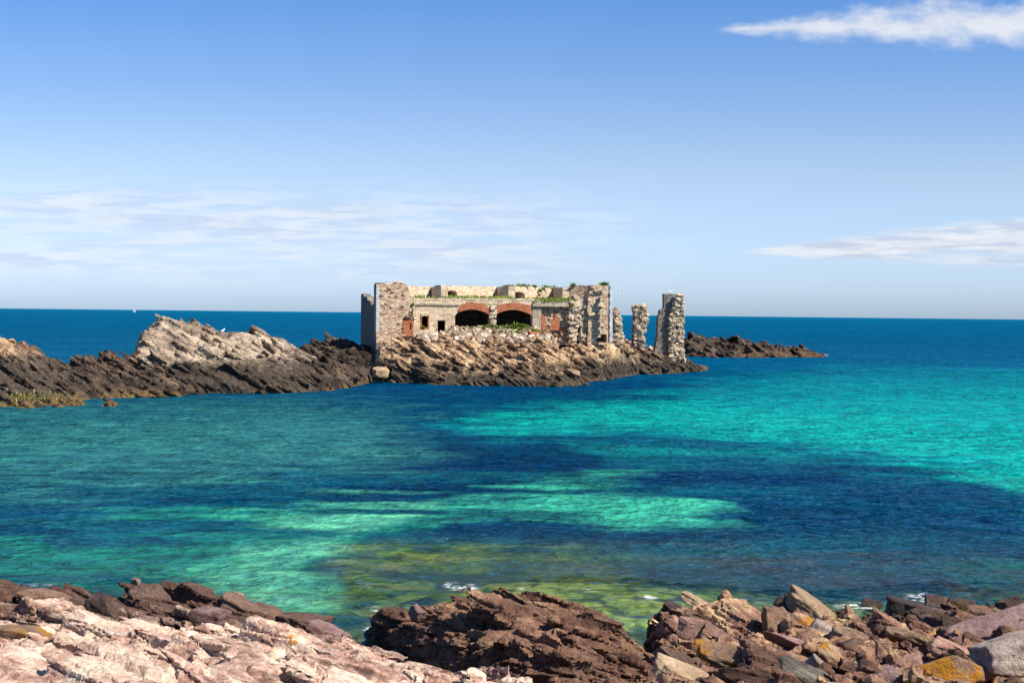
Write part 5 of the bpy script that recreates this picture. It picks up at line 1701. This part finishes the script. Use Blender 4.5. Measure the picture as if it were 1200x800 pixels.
# the bank of fallen stone under them
us = np.linspace(uw(484, 395, 2.5)[0], uw(670, 395, 2.5)[0], 120); vs_ = np.linspace(-1.7, 3.4, 40)
UU, VV = np.meshgrid(us, vs_)
ks = np.linspace(0, 1, 120)
pxl = np.interp(UU, [uw(484, 395, 2.5)[0], uw(670, 395, 2.5)[0]], [484, 670])
bank_py = np.where((pxl > 528) & (pxl < 632), 386.5, 393.5)
WW = np.zeros_like(UU)
for i_ in range(UU.shape[0]):
    for j_ in range(UU.shape[1]):
        v = VV[i_, j_]
        b = np.interp(v, [-4, 1.4, 3.0], [409, 394, bank_py[i_, j_]])
        d_ = ray(pxl[i_, j_], b); t_ = (v + O2 @ evv) / (d_[:2] @ evv)
        WW[i_, j_] = CAMH + d_[2] * t_
XYZ = np.stack([O2[0] + eu[0] * UU + evv[0] * VV, O2[1] + eu[1] * UU + evv[1] * VV, WW + 0.25 * fbm(v3(UU * 0.9, VV * 0.9), 3, 8) - 0.15 - 0.5 * sstep(pxl, 628, 650) * sstep(VV, 2.0, -1.7) - 0.6 * sstep(VV, -0.2, -1.7)], -1)
i2 = np.arange(UU.size).reshape(UU.shape)
qq = np.stack([i2[:-1, :-1], i2[:-1, 1:], i2[1:, 1:], i2[1:, :-1]], -1).reshape(-1, 4)
mb.add(XYZ, quads=qq[pxl.ravel()[qq].max(1) < 634])
M_rubble = rock_mat('pale fallen rubble', [(0, (0.12, 0.08, 0.055)), (0.35, (0.27, 0.19, 0.135)), (0.7, (0.42, 0.33, 0.25)), (1, (0.60, 0.52, 0.42))], scale=1.2, bump=0.3, tonew=0.9)
o = mb.build('rubble', M_rubble, smooth=False)
tag(o, 'pale broken stones strewn in front of the fort arches', 'rubble', kind='stuff')

# fallen pieces one can tell apart
def drum(px_, py_, dpx, v, label, lean):
    u_, w_ = uw(px_, py_, v); s = 195 / F
    mb_ = MB(); n = 20; r_ = dpx * s / 2; ln = r_ * 1.5
    V = []; Q = []
    for i in range(n):
        a = 2 * math.pi * i / n; k = 1 + 0.05 * math.sin(3 * a + px_)
        V.append((math.cos(a) * r_ * k, 0, math.sin(a) * r_ * 0.85 * k)); V.append((math.cos(a) * r_ * k * 0.96, ln, math.sin(a) * r_ * 0.85 * k))
    V += [(0, -0.04, 0), (0, ln + 0.04, 0)]
    T = []
    for i in range(n):
        j = (i + 1) % n
        Q.append((2 * i, 2 * j, 2 * j + 1, 2 * i + 1)); T.append((2 * j, 2 * i, 2 * n)); T.append((2 * i + 1, 2 * j + 1, 2 * n + 1))
    mb_.add(V, quads=Q, tris=T)
    o_ = mb_.build('fallen_drum', M_rubble, sharp=35)
    o_.location = fort_w(u_, v, w_); o_.rotation_euler = (0, 0, YAW + lean)
    tag(o_, label, 'stone drum')


drum(524, 391, 9, 0.6, 'left one of two round masonry drums lying before the fort doorway', R(-35))
drum(533, 392, 10, 0.3, 'right one of two round masonry drums, nearer the arches', R(-15))


def fallen(name, px_, py_, w_px, h_px, v, mat, label, rot, seed):
    u_, w_ = uw(px_, py_, v); s = 197 / F
    mb_ = MB()
    blocks(mb_, np.zeros((1, 3)), frame_from(rot, 0, 20), np.array([[w_px * s, w_px * s * 0.8, h_px * s]]), np.random.default_rng(seed), m=4, jit=0.08, rnd=0.08, rough=0.03, rot=0.02)
    o_ = mb_.build(name, mat, sharp=35); o_.location = fort_w(u_, v, w_); tag(o_, label, 'block')


fallen('brick_block', 625.5, 393.5, 13, 10, 0.8, M_brick, 'big fallen block of red brickwork below the right arch', 8, 4)
fallen('brick_block', 612, 396, 8, 4.5, 0.6, M_brick, 'small lump of red brickwork left of the big brick block', -6, 6)
fallen('stone_block', 599, 393.5, 12, 6, 0.6, B_MATS['brown'], 'brown oblong block among pale rubble under the right arch', 4, 5)

# grass and weeds
m_gr, N, pb, out = new_mat('grass blades')
LK = m_gr.node_tree.links
at_ = N.n('ShaderNodeAttribute', attribute_name='tone'); sp = N.n('ShaderNodeSeparateColor'); LK.new(at_.outputs['Color'], sp.inputs[0])
LK.new(N.ramp(sp.outputs[0], [(0, (0.07, 0.13, 0.012)), (0.4, (0.16, 0.24, 0.02)), (0.75, (0.28, 0.30, 0.04)), (1, (0.40, 0.31, 0.10))]), pb.inputs['Base Color'])
pb.inputs['Roughness'].default_value = 0.8


def blades(mb_, pts_, h, rng_, tone):
    K = len(pts_)
    P_ = np.array(pts_)
    az_ = rng_.uniform(0, 2 * math.pi, K); ln = h * np.exp(rng_.normal(0, 0.35, K)); lean = rng_.uniform(0.1, 0.9, K)
    wd_ = ln * 0.26
    dx_ = np.cos(az_); dy_ = np.sin(az_)
    a = P_ + np.stack([-dy_ * wd_, dx_ * wd_, 0 * dx_], -1); b = P_ - np.stack([-dy_ * wd_, dx_ * wd_, 0 * dx_], -1)
    t = P_ + np.stack([dx_ * ln * lean, dy_ * ln * lean, ln], -1)
    V = np.stack([a, b, t], 1).reshape(-1, 3)
    c = np.zeros((K, 3, 4)); c[..., 0] = np.clip(tone + rng_.normal(0, 0.18, K), 0, 1)[:, None]; c[..., 3] = 1
    mb_.add(V, tris=np.arange(3 * K).reshape(-1, 3), c=c.reshape(-1, 4))


rg = np.random.default_rng(99)
# on the terrace above the arches: banks of turf
mb = MB(); pts = []; tn = []
for (a0, a1, bt, bb, v0, v1, n, tone) in [(486, 498, 346.5, 349.5, 4, 6, 500, .45), (500, 512, 348, 352, 3.0, 4, 350, .5), (517, 545, 346.8, 350.0, 4, 8, 1200, .35), (545, 560, 346, 351, 3.2, 6, 500, .5),
                                          (556, 600, 347.0, 357.0, 2.9, 6.0, 3600, .55), (596, 626, 349.2, 354.5, 3.0, 6, 1700, .45), (626, 668, 348.8, 352.5, 2.4, 4.5, 1900, .3), (667, 676, 347, 351, 2.5, 4, 350, .35),
                                          (668, 672, 353, 360, 2.4, 2.6, 120, .3)]:
    for _ in range(n):
        a = rg.uniform(a0, a1); q_ = rg.uniform(0, 1); b = bt + (bb - bt) * q_ + rg.normal(0, 0.4); v = v1 + (v0 - v1) * q_
        u_, w_ = uw(a, b, v); pts.append(fort_w(u_, v, w_ - 0.12)); tn.append(tone)
blades(mb, pts, 0.17, rg, np.array(tn))
o = mb.build('grass', m_gr, smooth=False); tag(o, 'grass growing along the terrace above the brick arches', 'grass', kind='stuff')
# earth bank behind the turf
mb = MB()
us = np.linspace(uw(540, 352, 3.5)[0], uw(630, 352, 3.5)[0], 70)
vs_ = np.linspace(2.95, 7, 16)
UU, VV = np.meshgrid(us, vs_)
pk = np.interp(us, us[[0, 12, 30, 45, 69]], [0.0, 0.15, 0.35, 0.3, 0.05])
WW = wt1 - 0.12 + pk[None] * np.sin(np.clip((VV - 2.95) / 4.05, 0, 1) * math.pi) ** 0.5 + 0.08 * fbm(v3(UU * 2, VV * 2), 3, 5)
XYZ = np.stack([O2[0] + eu[0] * UU + evv[0] * VV, O2[1] + eu[1] * UU + evv[1] * VV, WW], -1)
i2 = np.arange(UU.size).reshape(UU.shape)
mb.add(XYZ, quads=np.stack([i2[:-1, :-1], i2[:-1, 1:], i2[1:, 1:], i2[1:, :-1]], -1).reshape(-1, 4))
o = mb.build('earth_bank', rock_mat('turf soil', [(0, (0.09, 0.08, 0.03)), (0.5, (0.2, 0.16, 0.07)), (1, (0.3, 0.24, 0.12))], scale=1.5)); tag(o, 'turf bank on the terrace over the arches', 'soil', kind='structure')
# in front of the arches
mb = MB(); pts = []; tn = []
for (ca, cb, ra, rb2, v, n, tone) in [(548, 385.5, 9, 2.0, 1.9, 500, .6), (562, 384.5, 8, 2.2, 2.0, 500, .5), (577, 383.0, 8, 3.2, 2.1, 900, .4), (592, 384.5, 8, 2.5, 1.9, 600, .3), (608, 382, 9, 3.4, 1.8, 1200, .3), (617, 386.5, 9, 3, 1.5, 900, .38),
                                      (626, 387.5, 7, 2, 1.3, 300, .45), (580, 389.5, 8, 2.5, 1.2, 350, .5), (606, 389.5, 6, 2, 1.0, 250, .4)]:
    for _ in range(n):
        a = rg.normal(ca, ra * 0.55); b = cb + abs(rg.normal(0, 1)) * rb2 * 0.7 - rb2 * 0.5 * math.exp(-((a - ca) / ra) ** 2)
        u_, w_ = uw(a, b, v + rg.normal(0, 0.25)); pts.append(fort_w(u_, v, w_ - 0.1)); tn.append(tone)
blades(mb, pts, 0.22, rg, np.array(tn))
o = mb.build('weeds', m_gr, smooth=False); tag(o, 'green weeds on the rubble in front of the two arches', 'weeds', kind='stuff')
# tufts on the wall tops
mb = MB(); pts = []; tn = []
for (a, b, v, n, r_) in [(708, 333.2, 1.0, 260, 2.4), (714, 347, 0.4, 90, .8), (704, 344, -0.1, 50, .7), (597, 335.4, 7.4, 90, 3), (612, 334.8, 9, 160, 4), (626, 335.8, 10, 90, 2), (672, 334, 6.5, 60, 1.5), (640, 336, 11, 60, 3), (633, 341, 10.3, 60, 1), (637, 339, 10.6, 50, 1), (632, 346, 10.2, 50, .8),
                         (483, 358, -0.1, 80, .8), (482, 349, 0.3, 60, 1.2), (496, 384, 2.95, 60, 1), (648, 372, 3.9, 80, 1.2), (649, 336, 12, 40, 2)]:
    for _ in range(n):
        u_, w_ = uw(a + rg.normal(0, r_), b + rg.normal(0, 0.5), v); pts.append(fort_w(u_, v, w_ - 0.05)); tn.append(0.3)
blades(mb, pts, 0.24, rg, np.array(tn))
o = mb.build('wall_plants', m_gr, smooth=False); tag(o, 'small green tufts rooted in the wall tops and cracks of the fort', 'plants', kind='stuff')
# bright weed on the left skerry
mb = MB()
pts = []
for _ in range(1500):
    c_px, c_py = (30, 466) if rg.uniform() < 0.65 else (53, 464)
    a, b = rg.normal(c_px, 15), rg.normal(c_py, 3.6)
    Ys = np.linspace(133, 160, 240); d_ = ray(a, b); z_ = CAMH + d_[2] * Ys
    e_ = np.maximum(crag2E(d_[0] * Ys, Ys), skerryE(d_[0] * Ys, Ys)) - 0.05
    if not (z_ <= e_).any(): continue
    k_ = int(np.argmax(z_ <= e_))
    pts.append((d_[0] * Ys[k_], Ys[k_] - 0.25, z_[k_]))
pts = np.array(pts)[::2] + rg.normal(0, 0.06, (len(pts[::2]), 3)) * (3, 1, 0.4)
blades(mb, pts, 0.11, rg, 0.4)
m_alg, N, pb, out = new_mat('yellow green seaweed')
at_ = N.n('ShaderNodeAttribute', attribute_name='tone'); sp = N.n('ShaderNodeSeparateColor'); m_alg.node_tree.links.new(at_.outputs['Color'], sp.inputs[0])
m_alg.node_tree.links.new(N.ramp(sp.outputs[0], [(0, (0.09, 0.075, 0.02)), (0.5, (0.24, 0.24, 0.03)), (1, (0.42, 0.38, 0.09))]), pb.inputs['Base Color'])
o = mb.build('seaweed', m_alg, smooth=False); tag(o, 'bright yellow-green seaweed on the low rocks at the left edge', 'seaweed', kind='stuff')

# ---------------------------------------------------------------- sailing boat and gulls
m_wh, N, pb, out = new_mat('white paint'); pb.inputs['Base Color'].default_value = (0.8, 0.8, 0.8, 1); pb.inputs['Roughness'].default_value = 0.5
m_sail, N, pb, out = new_mat('sail cloth')
n_ = N.noise(N.n('ShaderNodeTexCoord').outputs['Object'], 0.5, 3)
m_sail.node_tree.links.new(N.ramp(n_, [(0.3, (0.78, 0.78, 0.76)), (0.7, (0.84, 0.84, 0.83))]), pb.inputs['Base Color'])
YB = 5200.0
c = at(157.5, 363.6, YB); c[2] = 0
boat = empty('sailing_boat', c, R(-20))
tag(boat, 'tiny white sailing boat on the horizon at the left', 'boat')
mb = MB(); V = []; n = 13
for i in range(n):
    t = i / (n - 1); x_ = (t - 0.5) * 13; bw = 1.9 * math.sin(math.pi * min(1, 0.12 + t * 0.88)) ** 0.7 + 0.05
    sheer = 1.5 + 0.7 * (t - 0.45) ** 2 * 4 * 0.5
    V += [(x_, -bw, sheer), (x_, -bw * 0.75, 0.2), (x_ * 0.93, 0, -0.6), (x_, bw * 0.75, 0.2), (x_, bw, sheer), (x_, 0, sheer + 0.15)]
Q = []
for i in range(n - 1):
    for k in range(6):
        a = i * 6 + k; b = i * 6 + (k + 1) % 6
        Q.append((a, b, b + 6, a + 6))
mb.add(V, quads=Q, tris=[(0, 1, 2), (0, 2, 3), (0, 3, 4), (0, 4, 5)])
mb.build('hull', m_wh, boat)
mb = MB(); box(mb, 0.4, 0.65, -0.12, 0.12, 1.4, 19.5); Wm(mb, 'mast', m_wh, boat)


def sail(pts3, belly):
    mb_ = MB(); A_, B_, C_ = [np.array(p, float) for p in pts3]; V_ = []; idx = {}; k = 0; n_s = 8; T_ = []
    for i in range(n_s + 1):
        for j in range(n_s + 1 - i):
            s_, t_ = i / n_s, j / n_s
            p = A_ + (B_ - A_) * s_ + (C_ - A_) * t_
            p[1] += belly * 4 * s_ * (1 - s_ - t_) + belly * 3 * t_ * (1 - s_ - t_)
            idx[(i, j)] = k; V_.append(p); k += 1
    for i in range(n_s):
        for j in range(n_s - i):
            T_.append((idx[(i, j)], idx[(i + 1, j)], idx[(i, j + 1)]))
            if i + j < n_s - 1: T_.append((idx[(i + 1, j)], idx[(i + 1, j + 1)], idx[(i, j + 1)]))
    mb_.add(V_, tris=T_); return mb_


sail([(0.2, 0, 2.4), (0.2, 0, 19.0), (-5.8, 0, 2.6)], 0.8).build('mainsail', m_sail, boat)
sail([(6.2, 0, 1.9), (0.7, 0, 17.0), (0.9, 0.4, 2.4)], 0.7).build('jib', m_sail, boat)

m_gull, N, pb, out = new_mat('gull feathers')
n_ = N.noise(N.n('ShaderNodeTexCoord').outputs['Object'], 6, 3)
m_gull.node_tree.links.new(N.ramp(n_, [(0.35, (0.80, 0.80, 0.80)), (0.7, (0.70, 0.71, 0.73))]), pb.inputs['Base Color'])
m_beak, N, pb, out = new_mat('gull beak'); pb.inputs['Base Color'].default_value = (0.6, 0.35, 0.05, 1)


def tube(mb_, path, radii, n=8):
    V = []; Q = []
    for i, (p, r_) in enumerate(zip(path, radii)):
        d = np.array(path[min(i + 1, len(path) - 1)], float) - np.array(path[max(i - 1, 0)], float)
        d /= np.linalg.norm(d)
        s_ = np.cross(d, (0, 1, 0.01)); s_ /= np.linalg.norm(s_); t_ = np.cross(d, s_)
        for k in range(n):
            a = 2 * math.pi * k / n
            V.append(np.array(p) + r_ * (math.cos(a) * s_ + math.sin(a) * t_))
    for i in range(len(path) - 1):
        for k in range(n):
            Q.append((i * n + k, i * n + (k + 1) % n, (i + 1) * n + (k + 1) % n, (i + 1) * n + k))
    mb_.add(V, quads=Q)


def gull(loc_, label, flying=False, s=1.0, rz=0.0):
    root_ = empty('gull', loc_, rz); tag(root_, label, 'bird'); root_.scale = (s, s, s)
    mb_ = MB()
    if flying:
        tube(mb_, [(-0.30, 0, 0), (-0.22, 0, 0.0), (-0.05, 0, 0), (0.10, 0, 0.01), (0.19, 0, 0.03), (0.25, 0, 0.04), (0.28, 0, 0.04)], [0.01, 0.05, 0.075, 0.07, 0.045, 0.04, 0.01])
        for sg in (-1, 1):
            V = [(0.10, sg * 0.04, 0.03), (0.13, sg * 0.3, 0.16), (0.02, sg * 0.68, 0.10), (-0.06, sg * 0.66, 0.09), (-0.02, sg * 0.3, 0.15), (-0.09, sg * 0.05, 0.03)]
            V2 = [(a, b, c_ - 0.02) for a, b, c_ in V]
            mb_.add(V + V2, quads=[(0, 1, 4, 5), (1, 2, 3, 4), (6, 11, 10, 7), (7, 10, 9, 8), (0, 6, 7, 1), (1, 7, 8, 2), (2, 8, 9, 3), (3, 9, 10, 4), (4, 10, 11, 5)])
        bz = (0.28, 0, 0.04)
    else:
        tube(mb_, [(-0.34, 0, 0.20), (-0.24, 0, 0.22), (-0.08, 0, 0.24), (0.06, 0, 0.28), (0.13, 0, 0.36), (0.15, 0, 0.43), (0.19, 0, 0.47), (0.22, 0, 0.47)], [0.012, 0.05, 0.095, 0.095, 0.06, 0.05, 0.05, 0.012])
        for sg in (-1, 1): tube(mb_, [(0.0, sg * 0.04, 0.2), (0.0, sg * 0.04, 0.1), (0.01, sg * 0.04, 0.0)], [0.012, 0.01, 0.012], 5)
        bz = (0.22, 0, 0.47)
    mb_.build('body', m_gull, root_)
    mb_ = MB(); tube(mb_, [bz, (bz[0] + 0.04, 0, bz[2] - 0.005), (bz[0] + 0.06, 0, bz[2] - 0.015)], [0.016, 0.012, 0.003], 6)
    mb_.build('beak', m_beak, root_)
    return root_


gull(at(784.8, 344.4, 235.0), 'white gull perched on top of the tallest ruin', s=1.3, rz=R(150))
gull(at(727.5, 345, 215.0), 'white gull gliding in the sky between fort and pillars', True, s=1.0, rz=R(30))
gull(at(261.5, 389.5, 172.5), 'white gull standing on the saddle of the pale crag', s=1.0, rz=R(40))

print('verts', sum(len(m.vertices) for m in bpy.data.meshes))
